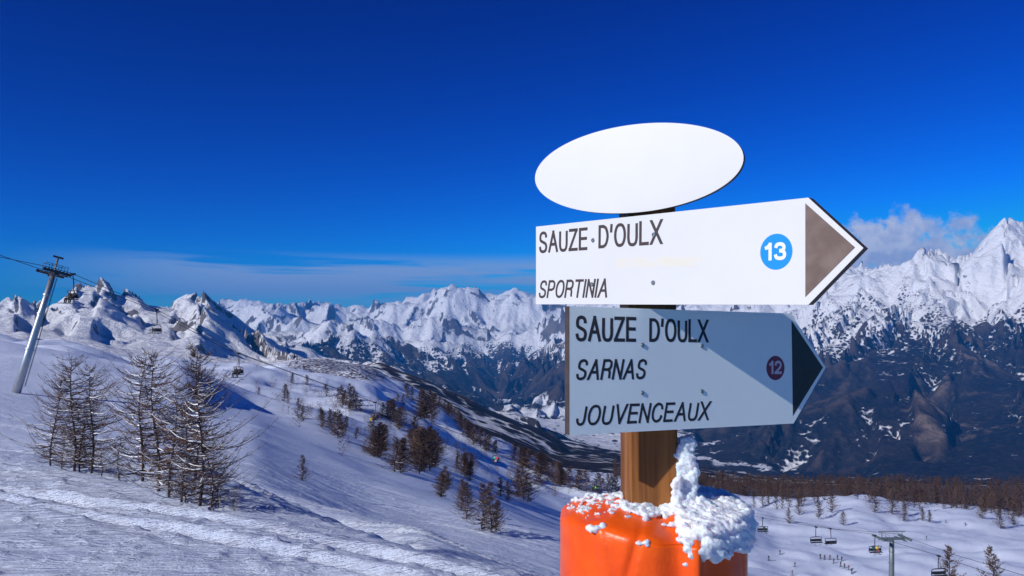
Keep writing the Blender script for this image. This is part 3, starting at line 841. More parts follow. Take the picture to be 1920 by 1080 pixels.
def blobs_to_mesh(name, bl, voxel):
    """union of many small ellipsoids, remeshed to one lumpy skin"""
    bm = bmesh.new(); me0 = bpy.data.meshes.new('tmp')
    base = bmesh.new(); bmesh.ops.create_icosphere(base, subdivisions=2, radius=1.0)
    bv = np.array([v.co[:] for v in base.verts]); bf = np.array([[v.index for v in f.verts] for f in base.faces]); base.free()
    V, Fc = [], []
    for k, (c, r_, rot) in enumerate(bl):
        pts_ = bv * np.array(r_)
        if rot is not None: pts_ = pts_ @ np.array(rot.transposed())
        V.append(pts_ + np.array(c)); Fc.append(bf + k * len(bv))
    V = np.concatenate(V); Fc = np.concatenate(Fc)
    me0.from_pydata(V.tolist(), [], Fc.tolist()); me0.update()
    ob = bpy.data.objects.new('tmp', me0); COL.objects.link(ob)
    md = ob.modifiers.new('r', 'REMESH'); md.mode = 'VOXEL'; md.voxel_size = voxel; md.use_smooth_shade = True
    dg = bpy.context.evaluated_depsgraph_get(); dg.update()
    me = bpy.data.meshes.new_from_object(ob.evaluated_get(dg)); me.name = name
    bpy.data.objects.remove(ob); bpy.data.meshes.remove(me0)
    n_ = len(me.vertices); V = np.zeros(n_ * 3); me.vertices.foreach_get('co', V); V = V.reshape(-1, 3)
    N = np.zeros(n_ * 3); me.vertices.foreach_get('normal', N); N = N.reshape(-1, 3)
    k = 1.0 / (voxel * 3.2)
    dsp = fbm(V[:, 0] * k + V[:, 2] * k * .7, V[:, 1] * k + V[:, 2] * k, 3, 140, .6)
    V = V + N * (dsp * voxel * 1.5)[:, None]
    me.vertices.foreach_set('co', V.astype(np.float32).ravel()); me.update()
    for p_ in me.polygons: p_.use_smooth = True
    return me


rs = random.Random(5)
bl = []
cx, cy = PX + .005, PY + .005
wind = Vector((-.80, -.45, .25)).normalized()           # rime feathers grow into the wind
wrot = wind.to_track_quat('X', 'Z').to_matrix()
tries = 0
while len(bl) < 3600 and tries < 120000:
    tries += 1
    th = rs.uniform(-math.pi, math.pi); q = math.sqrt(rs.random()) * 1.05
    x, y = q * PADR * math.cos(th), q * PADR * math.sin(th)
    if abs(x + .009) < .05 and abs(y) < .05: continue
    # heavy on the right and behind, a thin band in front of the post
    side = x / PADR
    cover = .0
    if side > .12: cover = min(1, (side - .12) / .25 + .25)
    if -.88 < side <= .25: cover = max(cover, (.60 if side > -.35 else .40) if y > -.098 + .022 * math.sin(9 * x / PADR) - .06 * side else (.10 if y > -.135 - .06 * side else 0))
    if side < -.80: cover *= .3
    if rs.random() > cover: continue
    dep = .002 + .009 * cover + (.010 * max(0, side) if side > .2 else 0)
    zt = padtop(th, min(q, 1.0))
    if q > .98: zt -= rs.uniform(0, .045)
    r_ = rs.uniform(.0028, .0075) * (1.25 if side > .2 else (.75 if side > -.3 else .62))
    bl.append(((cx + x, cy + y, zt + rs.uniform(0, dep)), (r_ * rs.uniform(1.3, 2.9), r_, r_ * rs.uniform(.7, 1.2)), wrot))
# packed core under the crust
for k in range(150):
    th = R(rs.uniform(-75, 70)); q = rs.uniform(.35, .93)
    if q * math.cos(th) < .22: continue
    r_ = rs.uniform(.010, .020)
    bl.append(((cx + q * PADR * math.cos(th), cy + q * PADR * math.sin(th), padtop(th, q) + .004), (r_ * 1.5, r_ * 1.2, r_ * .6), None))
for k in range(170):                              # feathers of rime growing into the wind
    th = R(rs.uniform(-80, 75)); q = rs.uniform(.3, 1.0)
    if q * math.cos(th) < .2: continue
    r_ = rs.uniform(.003, .0055)
    bl.append(((cx + q * PADR * math.cos(th), cy + q * PADR * math.sin(th), padtop(th, q) + rs.uniform(.012, .024)), (r_ * rs.uniform(2.5, 4.5), r_, r_ * .8), wrot))
# lumps hanging over the rim at the front right
for k in range(560):
    th = R(rs.uniform(-70, 10)); drop = rs.random() ** 1.3
    lim = .014 + .026 * max(0, math.sin((th - R(-75)) / R(85) * math.pi)) ** 1 + (.018 if R(-62) < th < R(-48) else 0)
    r_ = padr(th, PADTOP) + rs.uniform(-.012, .005)
    sz = rs.uniform(.003, .0085)
    bl.append(((cx + r_ * math.cos(th), cy + r_ * math.sin(th), PADTOP + .018 - drop * lim), (sz * rs.uniform(1.1, 2.2), sz, sz * 1.1), wrot))
# plume of rime up the sheltered corner of the post
for k in range(900):
    h = rs.random(); wdt = .024 * (1 - h) ** 1.3 + .011
    if h < .25: wdt += .03 * (1 - h / .25)
    x = PX + .066 + .004 * math.sin(14 * h) + .010 * h + rs.uniform(-1, 1) * wdt
    y = PY - .035 + rs.uniform(-1, 1) * wdt * .7
    if x < PX + .054 and y > PY - .060: y = PY - .060 - rs.uniform(0, .012)
    if x < PX + .040: continue
    sz = rs.uniform(.0028, .0070)
    bl.append(((x, y, PADTOP + .02 + h * .150), (sz * rs.uniform(1.2, 2.3), sz, sz), wrot))
snowcap = link('snow_crust', blobs_to_mesh('snow_cap', bl, .0026), M_RIMSNOW)
tag(snowcap, 'crusted snow lying on the orange crash pad and up the post', 'snow')
for (px, py, sz, lab) in ((1118, 993, .013, 'elongated lump of snow stuck to the orange pad top'), (1207, 1021, .0085, 'tiny crumb of snow near the fold of the orange pad')):
    d = at(px, py, 1.0)
    P_ = PADBVH.ray_cast(Vector((0, 0, 0)), d.normalized())[0] + Vector((0, 0, sz * .12))
    bl = [((P_.x + rs.uniform(-1, 1) * sz * 1.2, P_.y + rs.uniform(-.3, .3) * sz, P_.z + rs.uniform(-.3, .4) * sz), (sz * rs.uniform(.5, .9), sz * .6, sz * rs.uniform(.35, .6)), None) for _ in range(9)]
    tag(link('snow_lump', blobs_to_mesh('snow_lump', bl, .0018), M_RIMSNOW), lab, 'snow')

# ------------------------------------------------------------------ larches
M_BARK = material('larch_bark', (.052, .038, .034), .9, vary=(9, (.10, .08, .07), .7, (1, 1, .3)), spec=.1)
M_TWIG = material('larch_twigs', (.066, .044, .041), .9, vary=(1.2, (.105, .068, .056), .8), spec=.05)
def per_tree(m_, c2):
    t_ = NT.__new__(NT); t_.t = m_.node_tree
    bs = [n_ for n_ in m_.node_tree.nodes if n_.type == 'BSDF_PRINCIPLED'][0]
    src = bs.inputs['Base Color'].links[0].from_socket
    oi = t_.n('ShaderNodeObjectInfo')
    t_.link(t_.mix(t_.m('MULTIPLY', oi.outputs['Random'], .85), src, c2), bs.inputs['Base Color'])


per_tree(M_TWIG, (.128, .088, .070))
M_TWIGD = material('bare_twigs', (.090, .054, .042), .9, vary=(.8, (.155, .090, .062), .9), spec=.05)
M_RIME = material('twig_rime', (.82, .85, .90), .7, spec=.2)


def tri_tube(V, Fc, pts, r0, r1, n=3):
    k0 = len(V); k = len(pts)
    for i, p_ in enumerate(pts):
        tq = (pts[min(i + 1, k - 1)] - pts[max(i - 1, 0)])
        tq.normalize()
        a_ = tq.cross(Vector((.31, .17, .93)))
        if a_.length < .1: a_ = tq.cross(Vector((1, 0, 0)))
        a_.normalize(); b_ = tq.cross(a_); r_ = r0 + (r1 - r0) * i / (k - 1)
        for j in range(n):
            q = 2 * math.pi * j / n; V.append(p_ + a_ * (r_ * math.cos(q)) + b_ * (r_ * math.sin(q)))
    for i in range(k - 1):
        for j in range(n):
            Fc.append((k0 + i * n + j, k0 + i * n + (j + 1) % n, k0 + (i + 1) * n + (j + 1) % n, k0 + (i + 1) * n + j))


def mk(name, V, Fc):
    me = bpy.data.meshes.new(name); me.from_pydata([tuple(v) for v in V], [], Fc); me.update(); return me


def larch_meshes(seed, H=1.0, nb=110, spread=.30, twigs=9, tw=.0011, dense_top=False, rime=.3, lean=0.05, droop=.25, low=.06, tp=.6):
    """unit-high bare larch: trunk, crown of branches and twigs, rime on some of them"""
    r_ = random.Random(seed)
    ph = r_.uniform(0, 6.28)
    def axis(h): return Vector((lean * h * h + .022 * math.sin(6 * h + ph), .022 * math.cos(5 * h + ph) + lean * .4 * h * h, h))
    TV, TF_ = [], []
    tri_tube(TV, TF_, [axis(i / 12) for i in range(13)], .0125, .0012, 6)
    for v in TV[:6]: v.z -= .08                                    # rooted below the snow
    CV, CF, RV, RF = [], [], [], []
    for b_ in range(nb):
        h = low + (1 - low) * (b_ + r_.random()) / nb * .97
        taper = (1 - h) ** tp
        ln = spread * (taper * .95 + .07) * r_.choice((r_.uniform(.25, .7), r_.uniform(.6, 1.15), r_.uniform(.8, 1.3)))
        if h < .18: ln *= .75
        az_ = r_.uniform(0, 2 * math.pi)
        if math.cos(az_ - ph) < -.5: ln *= r_.uniform(.3, 1.0)       # a thin side
        up = .15 + .5 * h + r_.uniform(-.35, .3)
        dirn = Vector((math.cos(az_), math.sin(az_), 0)); side = Vector((-dirn.y, dirn.x, 0))
        p0 = axis(h); pts = []
        kink = r_.uniform(-.35, .35)
        for i in range(5):
            s_ = i / 4
            zoff = ln * (up * s_ * .55 - droop * 1.6 * s_ * (1 - s_) + .22 * s_ ** 3)
            pts.append(p0 + dirn * (ln * s_) + side * (kink * ln * s_ * s_) + Vector((0, 0, zoff)))
        tri_tube(CV, CF, pts, .0046 * taper + .0014, .0008)
        if r_.random() < rime and h < .9:
            tri_tube(RV, RF, [q + Vector((0, 0, .0032)) for q in pts[:4]], .0048, .0014, 3)
        nt = int(twigs * (1.0 if not dense_top else (.8 + .9 * h)) * r_.uniform(.7, 1.3))
        for _ in range(nt):
            s_ = r_.uniform(.18, 1.0); k = min(int(s_ * 4), 3); f_ = s_ * 4 - k
            q0 = pts[k].lerp(pts[k + 1], f_)
            tl_ = r_.uniform(.018, .06) * (1.0 if not dense_top else 1.1) * (.55 + .45 * min(1, (1 - h) * 4))
            d_ = (dirn * r_.uniform(.1, 1.0) + side * r_.uniform(-1, 1) + Vector((0, 0, r_.uniform(-.25, .75)))).normalized()
            q1 = q0 + d_ * tl_ * .5 + Vector((0, 0, -.002)); q2 = q0 + d_ * tl_ + Vector((0, 0, r_.uniform(0, .008)))
            tri_tube(CV, CF, [q0, q1, q2], tw, tw * .45)
            if r_.random() < rime * .30:
                m2 = q0.lerp(q2, r_.uniform(.2, .7)); sz = r_.uniform(.002, .0042)
                tri_tube(RV, RF, [m2 + Vector((-sz, 0, .001)), m2 + Vector((0, sz * .3, sz)), m2 + Vector((sz, 0, .001))], sz * .7, sz * .5, 3)
    return mk('trunk', TV, TF_), mk('crown', CV, CF), (mk('rime', RV, RF) if RV else None)


def plant(meshes, name, base, h, label, cat, group, mats, rz=None, tilt=(0, 0), parts=True, wide=1.0):
    o = empty(name, base, random.uniform(0, 6.28) if rz is None else rz)
    o.scale = (h * wide, h * wide, h); o.rotation_euler[0] = tilt[0]; o.rotation_euler[1] = tilt[1]
    for nm, me, mt in zip(('trunk', 'crown', 'rime'), meshes, mats):
        if me is not None:
            c_ = link(nm, me, mt, o)
            if nm == 'rime': c_['kind'] = 'stuff'
    tag(o, label, cat, group)
    return o


# the clump of small rimed larches beside the near piste
FG = [larch_meshes(100 + k, nb=112, spread=sp, twigs=15, tw=.0014, rime=rm, lean=ln_, dense_top=dn, droop=.2, tp=.42)
      for k, (sp, rm, ln_, dn) in enumerate(((.40, .30, -.04, False), (.50, .40, .03, False), (.46, .50, .02, False), (.56, .55, .0, False), (.30, .15, .02, True), (.55, .30, -.16, False)))]
near_trees = [
    # px, py of the foot, px-height, mesh, label
    (98, 872, 165, 5, 'bare larch sapling bending outward at the uphill end of the clump'),
    (136, 884, 218, 0, 'straight bare brown larch second from the uphill end of the clump'),
    (170, 888, 205, 1, 'rimed larch with thin forked top beside the straight brown one'),
    (262, 906, 240, 2, 'dark slender larch in the middle of the roadside clump'),
    (292, 922, 262, 1, 'tall frosted larch with wide level branches in the clump middle'),
    (322, 932, 215, 3, 'bushy larch with snow-caked lower branches in the clump'),
    (374, 950, 262, 3, 'thick-trunked frosted larch at the downhill end of the clump'),
]
for px, py, hp, mi, lab in near_trees:
    g_ = ground_px(px, py, 4, 60); hgt = hp * g_.y / F
    plant(FG[mi], 'larch_tree', g_ - Vector((0, 0, .02)), hgt, lab, 'tree', None, (M_BARK, M_TWIGD, M_RIME))
for px, py, hp, mi in ((345, 942, 190, 2), (398, 953, 150, 5), (152, 886, 140, 3)):
    g_ = ground_px(px, py, 4, 60)
    plant(FG[mi], 'larch_tree', g_ - Vector((0, 0, .02)), hp * g_.y / F, 'slender tangled larch packed among the taller ones of the clump', 'tree', 'slender larches inside the clump', (M_BARK, M_TWIGD, M_RIME))
g_ = ground_px(366, 905, 4, 90)
plant(FG[4], 'larch_tree', g_, (905 - 652) * g_.y / F, 'larch with dense reddish-brown top rising behind the frosted clump', 'tree', None, (M_BARK, M_TWIG, M_RIME), wide=.9)
for px, py, hp in ((118, 878, 70), (222, 900, 80), (345, 944, 85), (408, 952, 75), (440, 958, 45), (190, 893, 60)):
    g_ = ground_px(px, py, 4, 60)
    plant(FG[random.choice((2, 3, 5))], 'larch_sapling', g_, hp * g_.y / F, 'low twiggy sapling half buried in snow at the clump foot', 'sapling', 'saplings at the foot of the larch clump', (M_BARK, M_TWIGD, M_RIME), wide=1.3)

# larches over the slopes
MID = [larch_meshes(200 + k, nb=120, tp=.85 + .1 * (k % 2), spread=.33 + .05 * (k % 3), twigs=17, tw=.0030, rime=.05, dense_top=(k % 2 == 0), lean=random.uniform(-.03, .03), droop=.2) for k in range(5)]
mid_trees = [(534, 753, 31), (559, 784, 35), (485, 740, 12), (548, 720, 18), (575, 722, 18), (612, 744, 22), (641, 757, 30), (655, 769, 45), (676, 773, 22), (602, 788, 22), (618, 804, 35), (635, 823, 50), (649, 808, 25), (668, 823, 20), (699, 854, 55), (711, 858, 60), (723, 847, 45), (727, 784, 30), (738, 792, 40), (746, 804, 35), (742, 885, 60), (754, 878, 50), (779, 862, 75), (789, 889, 75), (804, 882, 75), (820, 866, 50), (828, 932, 45), (835, 917, 40), (773, 753, 25), (789, 784, 50), (800, 788, 45), (808, 777, 40), (746, 753, 15), (824, 765, 20), (835, 773, 22), (847, 784, 22), (859, 796, 25), (870, 815, 30), (886, 827, 30), (901, 839, 32), (917, 847, 30), (929, 850, 22), (859, 878, 30), (870, 893, 40), (882, 893, 40), (952, 940, 35), (979, 936, 70), (971, 928, 40), (1006, 909, 35), (964, 862, 28), (975, 870, 30), (991, 878, 32), (1006, 885, 35), (1022, 893, 35), (1038, 905, 38), (1053, 913, 38), (1069, 917, 38), (1085, 921, 36), (1100, 922, 36), (1120, 925, 34), (1140, 926, 34), (1155, 928, 34),
             (714, 852, 50), (793, 880, 70), (812, 872, 60), (662, 766, 38), (648, 762, 28), (627, 815, 40), (783, 872, 60), (732, 788, 35), (795, 786, 48), (842, 780, 24), (853, 790, 24), (864, 806, 28), (878, 821, 30), (893, 833, 32), (909, 843, 32), (983, 874, 32), (1014, 889, 36), (1046, 909, 40), (756, 760, 18), (815, 770, 30), (875, 888, 36)]
more = random.Random(21)
for px, py, hp in list(mid_trees):
    if hp >= 24 and more.random() < .85: mid_trees.append((px + (e_ := more.uniform(-15, 15)), py + e_ * .45 + more.uniform(-4, 4), hp * more.uniform(.45, 1.05)))
for px, py, hp in mid_trees:
    g_ = ground_px(px, py, 60, 780); hgt = min(max(hp * g_.y / F * 1.12, 2.2), 16.0)
    zone = 'larches along the gully' if px < 770 else ('larches in the dark stand above the piste' if px < 945 else 'larches along the lower edge of the hillside')
    lab = {'larches along the gully': 'brown bare larch standing on the snowy gully slope under the chairs', 'larches in the dark stand above the piste': 'brown bare larch of the dark stand on the hillside crest',
           'larches along the lower edge of the hillside': 'brown bare larch of the row along the lower hillside edge'}[zone]
    plant(MID[random.randrange(5)], 'larch_tree', g_ - Vector((0, 0, .1)), hgt, lab, 'tree', zone, (M_BARK, M_TWIG, M_RIME), wide=random.uniform(1.05, 1.65))
for px, py, hp, mi, lab in ((866, 957, 62, 0, 'golden-brown larch at the head of the shaded hollow'), (876, 973, 72, 2, 'broad rust-brown larch beside the golden one by the hollow'),
                            (905, 994, 92, 1, 'tall frosted larch standing over the blue shaded hollow'), (919, 998, 98, 3, 'frosted larch with widest crown beside the shaded hollow'), (931, 995, 60, 4, 'short twiggy larch behind the frosted pair by the hollow'),
                            (567, 901, 52, 1, 'lone thin reddish larch on the open piste slope')):
    g_ = ground_px(px, py, 30, 780); hgt = min(hp * g_.y / F, 13)
    plant(MID[mi], 'larch_tree', g_ - Vector((0, 0, .1)), hgt, lab, 'tree', None, (M_BARK, M_TWIG, M_RIME), wide=1.15)

# dwarf shrubs poking through the snow of the hillside
tm, cm, _ = larch_meshes(340, nb=26, spread=.70, twigs=8, tw=.016, rime=0, low=.02, tp=.5)
sv_ = np.array([v.co[:] for v in cm.vertices]); sf_ = np.array([tuple(p_.vertices) for p_ in cm.polygons])
VV, FF = [], []; nn = 0; rsb = random.Random(77)
for k in range(380):
    f_ = rsb.random(); px = 520 + 560 * f_ + rsb.gauss(0, 26); py = 722 + 190 * f_ ** .95 + rsb.gauss(0, 26)
    g_ = ground_px(px, py, 100, 780)
    if g_.y > 640: continue
    h_ = rsb.uniform(.9, 2.6); a_ = rsb.uniform(0, 6.28); P_ = sv_ * h_
    VV.append(np.stack([P_[:, 0] * math.cos(a_) - P_[:, 1] * math.sin(a_) + g_.x, P_[:, 0] * math.sin(a_) + P_[:, 1] * math.cos(a_) + g_.y, P_[:, 2] + g_.z - .05], 1)); FF.append(sf_ + nn); nn += len(sv_)
me = mk('dwarf_shrubs', np.concatenate(VV).tolist(), [tuple(f) for f in np.concatenate(FF).tolist()])
tag(link('dwarf_shrubs', me, M_TWIG), 'low brown scrub poking through the snow of the hillside', 'scrub', kind='stuff')

# round the lower piste
for px, py, hp in ((1479, 982, 30), (1535, 973, 42), (1581, 985, 26), (1695, 978, 38), (1730, 977, 24), (1743, 980, 22), (1875, 992, 38), (1843, 973, 44), (1673, 965, 48), (1900, 985, 40), (1498, 966, 34), (1560, 962, 40), (1640, 962, 44)):
    g_ = ground_px(px, py, 150, 780)
    plant(MID[random.randrange(5)], 'larch_tree', g_ - Vector((0, 0, .1)), min(hp * g_.y / F, 14), 'small brown larch on the snow mounds at the edge of the wood', 'tree', 'larches on the mounds below the wood', (M_BARK, M_TWIG, M_RIME), wide=1.15)
for px, top, lab in ((1778, 1020, 'conical larch tip beside the lift pylon on the lower piste'), (1857, 1022, 'conical larch tip farther from the lift pylon on the lower piste')):
    d = 135.0; P_ = at(px, top, d); gz = ground(P_.x, d)
    plant(MID[1 if px < 1800 else 3], 'larch_tree', Vector((P_.x, d, gz - .2)), P_.z - gz + .2, lab, 'tree', None, (M_BARK, M_TWIGD, M_RIME), wide=.62 if P_.z - gz > 16 else .9)

# the wood beyond the lower piste: the trees that show singly, then the mass behind them
EDGE = []
for k in range(4):
    tm, cm, _ = larch_meshes(300 + k, nb=70, tp=.9, spread=.27, twigs=10, tw=.0048, rime=0, dense_top=True)
    bm = bmesh.new(); bm.from_mesh(cm); nf = len(bm.faces); bm.from_mesh(tm); bm.faces.ensure_lookup_table()
    for i in range(nf, len(bm.faces)): bm.faces[i].material_index = 1
    me = bpy.data.meshes.new('larch_tree'); bm.to_mesh(me); bm.free(); me.materials.append(M_TWIG); me.materials.append(M_BARK); EDGE.append(me)
rw = random.Random(11); n_edge = 0
L9 = [L for L in LAYERS if (560, 684, 600) in L][0]
L9u = utan(np.array([p_[0] for p_ in L9], float)); L9d = np.array([p_[2] for p_ in L9], float)
while n_edge < 80:
    px = rw.uniform(1275, 1965); u_ = float(utan(px)); d = float(np.interp(u_, L9u, L9d)) + rw.uniform(8, 75) ** 1.0
    x, y = u_ * d, d
    o = link('larch_tree', EDGE[rw.randrange(4)]); o.location = (x, y, ground(x, y) - .3); h_ = rw.uniform(8.5, 13.5)
    o.scale = (h_ * rw.uniform(.9, 1.25), h_, h_); o.rotation_euler = (0, 0, rw.uniform(0, 6.28))
    tag(o, 'bare brown larch in the front rows of the wood below', 'tree', 'larches in the front of the wood'); n_edge += 1
tm, cm, _ = larch_meshes(330, nb=30, tp=.9, spread=.31, twigs=5, tw=.011, rime=0, dense_top=True)
cv_ = np.array([v.co[:] for v in cm.vertices] + [v.co[:] for v in tm.vertices])
cf_ = [tuple(p_.vertices) for p_ in cm.polygons] + [tuple(i + len(cm.vertices) for i in p_.vertices) for p_ in tm.polygons]
cf_ = np.array([f for f in cf_ if len(f) == 4])
VV, FF = [], []; nn = 0
for k in range(900):
    px = rw.uniform(1150, 2080); u_ = float(utan(px)); d = float(np.interp(u_, L9u, L9d)) + 60 + 200 * rw.random() ** 1.2
    if px < 1270: d = 470 + 240 * rw.random()
    x, y = u_ * d, d; h_ = rw.uniform(8, 13); a_ = rw.uniform(0, 6.28)
    ca, sa = math.cos(a_), math.sin(a_); P_ = cv_ * h_ * np.array([1.15, 1.15, 1])
    VV.append(np.stack([P_[:, 0] * ca - P_[:, 1] * sa + x, P_[:, 0] * sa + P_[:, 1] * ca + y, P_[:, 2] + ground(x, y) - .3], 1)); FF.append(cf_ + nn); nn += len(cv_)
VV = np.concatenate(VV).astype(np.float32); FF = np.concatenate(FF).astype(np.int32)
me = bpy.data.meshes.new('larch_wood')
me.vertices.add(len(VV)); me.vertices.foreach_set('co', VV.ravel()); me.loops.add(FF.size); me.loops.foreach_set('vertex_index', FF.ravel())
me.polygons.add(len(FF)); me.polygons.foreach_set('loop_start', np.arange(0, FF.size, 4, dtype=np.int32)); me.polygons.foreach_set('loop_total', np.full(len(FF), 4, np.int32)); me.update()
tag(link('larch_wood', me, M_TWIG), 'dense brown larch wood beyond the lower piste', 'wood', kind='stuff')

# ------------------------------------------------------------------ chairlifts
M_GALV = material('galvanised_steel', (.46, .48, .50), .42, metal=.75, vary=(3, (.36, .38, .40), .6))
M_LIFTD = material('dark_lift_steel', (.050, .055, .065), .5, metal=.4)
M_LIFTG = material('grey_green_steel', (.17, .21, .22), .5, metal=.4)
M_SEAT = material('chair_seat', (.020, .022, .028), .6)
M_CABLE = material('steel_rope', (.03, .03, .035), .6, metal=.3)


def lift_tower(name, foot, top, line, label, mpole, marm, armlen=2.6, rp=(.42, .30), guard=False, tr=1.9):
    """pole from foot to top; cross-arm square to the rope direction 'line'; sheave trains along it"""
    o = empty(name, foot); foot = Vector(foot); T = Vector(top) - foot; L_ = T.length
    ln = Vector(line).normalized(); ax = T.normalized(); side = ln.cross(ax).normalized(); fw = ax.cross(side).normalized() * (1 if ax.cross(side).dot(ln) > 0 else -1)
    rot = Matrix((fw, side, ax)).transposed()
    def W(a_, b_, c_): return T + fw * a_ + side * b_ + ax * c_
    mb = MB(); k = 10
    mb.tube([ax * (-.8), ax * (L_ * .33), ax * (L_ * .66), T - ax * .25], [rp[0], rp[0] + (rp[1] - rp[0]) * .33, rp[0] + (rp[1] - rp[0]) * .66, rp[1]], 20)
    mb.build('pole', mpole, o, smooth=True)
    for q in (.36, .66, .82):
        m2 = MB(); m2.tube([ax * (L_ * q - .06), ax * (L_ * q + .06)], [rp[0] * (1 - q) + rp[1] * q + .09] * 2, 20); m2.build('flange', mpole, o)
    mb = MB(); mb.box(T, (.22, armlen, .20), rot); mb.build('crossarm', marm, o)
    for sg in (-1, 1):
        mb = MB(); mb.box(W(0, sg * armlen, .12), (tr, .07, .13), rot)
        for w_ in range(8):
            a_ = (tr - .15) * (-1 + 2 * w_ / 7)
            c1 = W(a_, sg * (armlen + .16), .16); mb.tube([c1 - side * .05, c1 + side * .05], min(.21, tr * .12), 10)
        mb.build('sheave_train', marm, o)
        mb = MB()                                                       # service walkway with rails
        mb.box(W(0, sg * (armlen - .75), -.05), (tr - .2, .28, .03), rot)
        for a_ in (-tr + .3, -.45, .45, tr - .3): mb.tube([W(a_, sg * (armlen - 1.0), -.05), W(a_, sg * (armlen - 1.0), .95)], .028, 5)
        for c_ in (.5, .95): mb.tube([W(-tr + .3, sg * (armlen - 1.0), c_), W(tr - .3, sg * (armlen - 1.0), c_)], .028, 5)
        mb.build('walkway', marm, o)
    mb = MB()                                                           # lifting frame on top
    if guard:
        for b_ in (-armlen * .8, armlen * .8): mb.tube([W(0, b_, .1), W(0, b_, 1.25)], .07, 6)
        mb.tube([W(0, -armlen * 1.05, 1.28), W(0, armlen * 1.05, 1.28)], .075, 6)
    else:
        mb.tube([W(0, -.15, .1), W(0, -.15, 1.9)], .12, 6); mb.tube([W(0, .2, .1), W(0, -.15, 1.5)], .07, 6); mb.tube([W(-.5, -.15, 1.85), W(.5, -.15, 1.85)], .10, 6)
    mb.build('lifting_frame', marm, o)
    mb = MB(); rr_ = rp[0] + .16                                        # ladder up the pole
    for b_ in (-.2, .2): mb.tube([fw * rr_ + side * b_ + ax * .8, fw * (rp[1] + .16) + side * b_ + ax * (L_ - .3)], .025, 4)
    for q in np.arange(1.0, L_ - .3, .4):
        r_ = rr_ + (rp[1] - rp[0]) * q / L_; mb.tube([fw * r_ + side * -.2 + ax * q, fw * r_ + side * .2 + ax * q], .016, 4)
    mb.build('ladder', marm, o)
    tag(o, label, 'lift tower')
    return o, W


def chair_proto():
    """lift chair hung under its rope grip at the origin; faces +y, 2.3 m wide along x"""
    o = empty('lift_chair'); w2 = .72
    mb = MB(); mb.box((0, 0, -.02), (.10, .28, .10)); mb.build('grip', M_LIFTD, o)
    mb = MB(); mb.tube([(0, 0, -.05), (0, -.10, -.6), (0, -.16, -1.5), (0, -.10, -1.75)], .05, 6); mb.build('hanger', M_LIFTD, o)
    mb = MB()
    mb.tube([(-w2, .05, -1.75), (w2, .05, -1.75)], .045, 6)
    for s_ in (-w2, w2):
        mb.tube([(s_, .05, -1.75), (s_, -.12, -2.1), (s_, -.14, -2.62), (s_, .42, -2.72)], .04, 6)
    mb.tube([(-w2, -.14, -2.66), (w2, -.14, -2.66)], .04, 6)
    mb.tube([(-.5, -.10, -1.75), (0, -.10, -1.72), (.5, -.10, -1.75)], .04, 5)
    mb.build('frame', M_LIFTD, o)
    mb = MB(); mb.box((0, .13, -2.66), (w2 - .03, .27, .045)); mb.build('seat', M_SEAT, o)
    mb = MB(); mb.box((0, -.17, -2.32), (w2 - .03, .035, .20), Matrix.Rotation(R(-10), 3, 'X')); mb.build('backrest', M_SEAT, o)
    mb = MB(); mb.tube([(-w2 + .05, -.1, -2.2), (-w2 + .05, .42, -2.36), (w2 - .05, .42, -2.36), (w2 - .05, -.1, -2.2)], .025, 5)
    for s_ in (-.32, .32): mb.tube([(s_, .42, -2.36), (s_, .50, -3.02)], .02, 4); mb.tube([(s_ - .22, .50, -3.02), (s_ + .22, .50, -3.02)], .02, 4)
    mb.build('safety_bar', M_LIFTD, o)
    return o


# --- figures: one skinned body each, joints as vertices
def body_mesh(name, joints, edges, sub=1):
    me = bpy.data.meshes.new(name); me.from_pydata([j[:3] for j in joints], edges, []); me.update()
    ob = bpy.data.objects.new('tmp', me); COL.objects.link(ob)
    ob.modifiers.new('s', 'SKIN')
    for i, j in enumerate(joints):
        sv = me.skin_vertices[0].data[i]; sv.radius = (j[3], j[3] * (j[4] if len(j) > 4 else 1)); sv.use_root = (i == 0)
    ob.modifiers.new('ss', 'SUBSURF').levels = sub
    dg = bpy.context.evaluated_depsgraph_get(); dg.update()
    m2 = bpy.data.meshes.new_from_object(ob.evaluated_get(dg)); m2.name = name
    bpy.data.objects.remove(ob); bpy.data.meshes.remove(me)
    for p_ in m2.polygons: p_.use_smooth = True
    return m2


def paint_body(me, rule):
    """rule(z, y, x) -> slot; slots: 0 jacket, 1 trousers, 2 helmet, 3 skin, 4 gloves and boots"""
    for p_ in me.polygons: p_.material_index = rule(p_.center)


ED = [(0, 1), (1, 2), (2, 3), (3, 4), (2, 5), (5, 6), (6, 7), (7, 8), (2, 9), (9, 10), (10, 11), (11, 12), (0, 13), (13, 14), (14, 15), (15, 16), (0, 17), (17, 18), (18, 19), (19, 20)]
SKI = [(0, -.02, .92, .16, .8), (0, .03, 1.16, .17, .75), (0, .12, 1.38, .16, .7), (0, .17, 1.50, .06), (0, .20, 1.66, .11),
       (-.20, .12, 1.37, .075), (-.30, .10, 1.12, .06), (-.26, .32, 1.02, .045), (-.26, .38, 1.01, .05),
       (.20, .12, 1.37, .075), (.30, .10, 1.12, .06), (.26, .32, 1.02, .045), (.26, .38, 1.01, .05),
       (-.11, -.02, .82, .10), (-.13, .12, .48, .075), (-.13, -.02, .12, .07), (-.13, .10, .05, .055),
       (.11, -.02, .82, .10), (.13, .12, .48, .075), (.13, -.02, .12, .07), (.13, .10, .05, .055)]
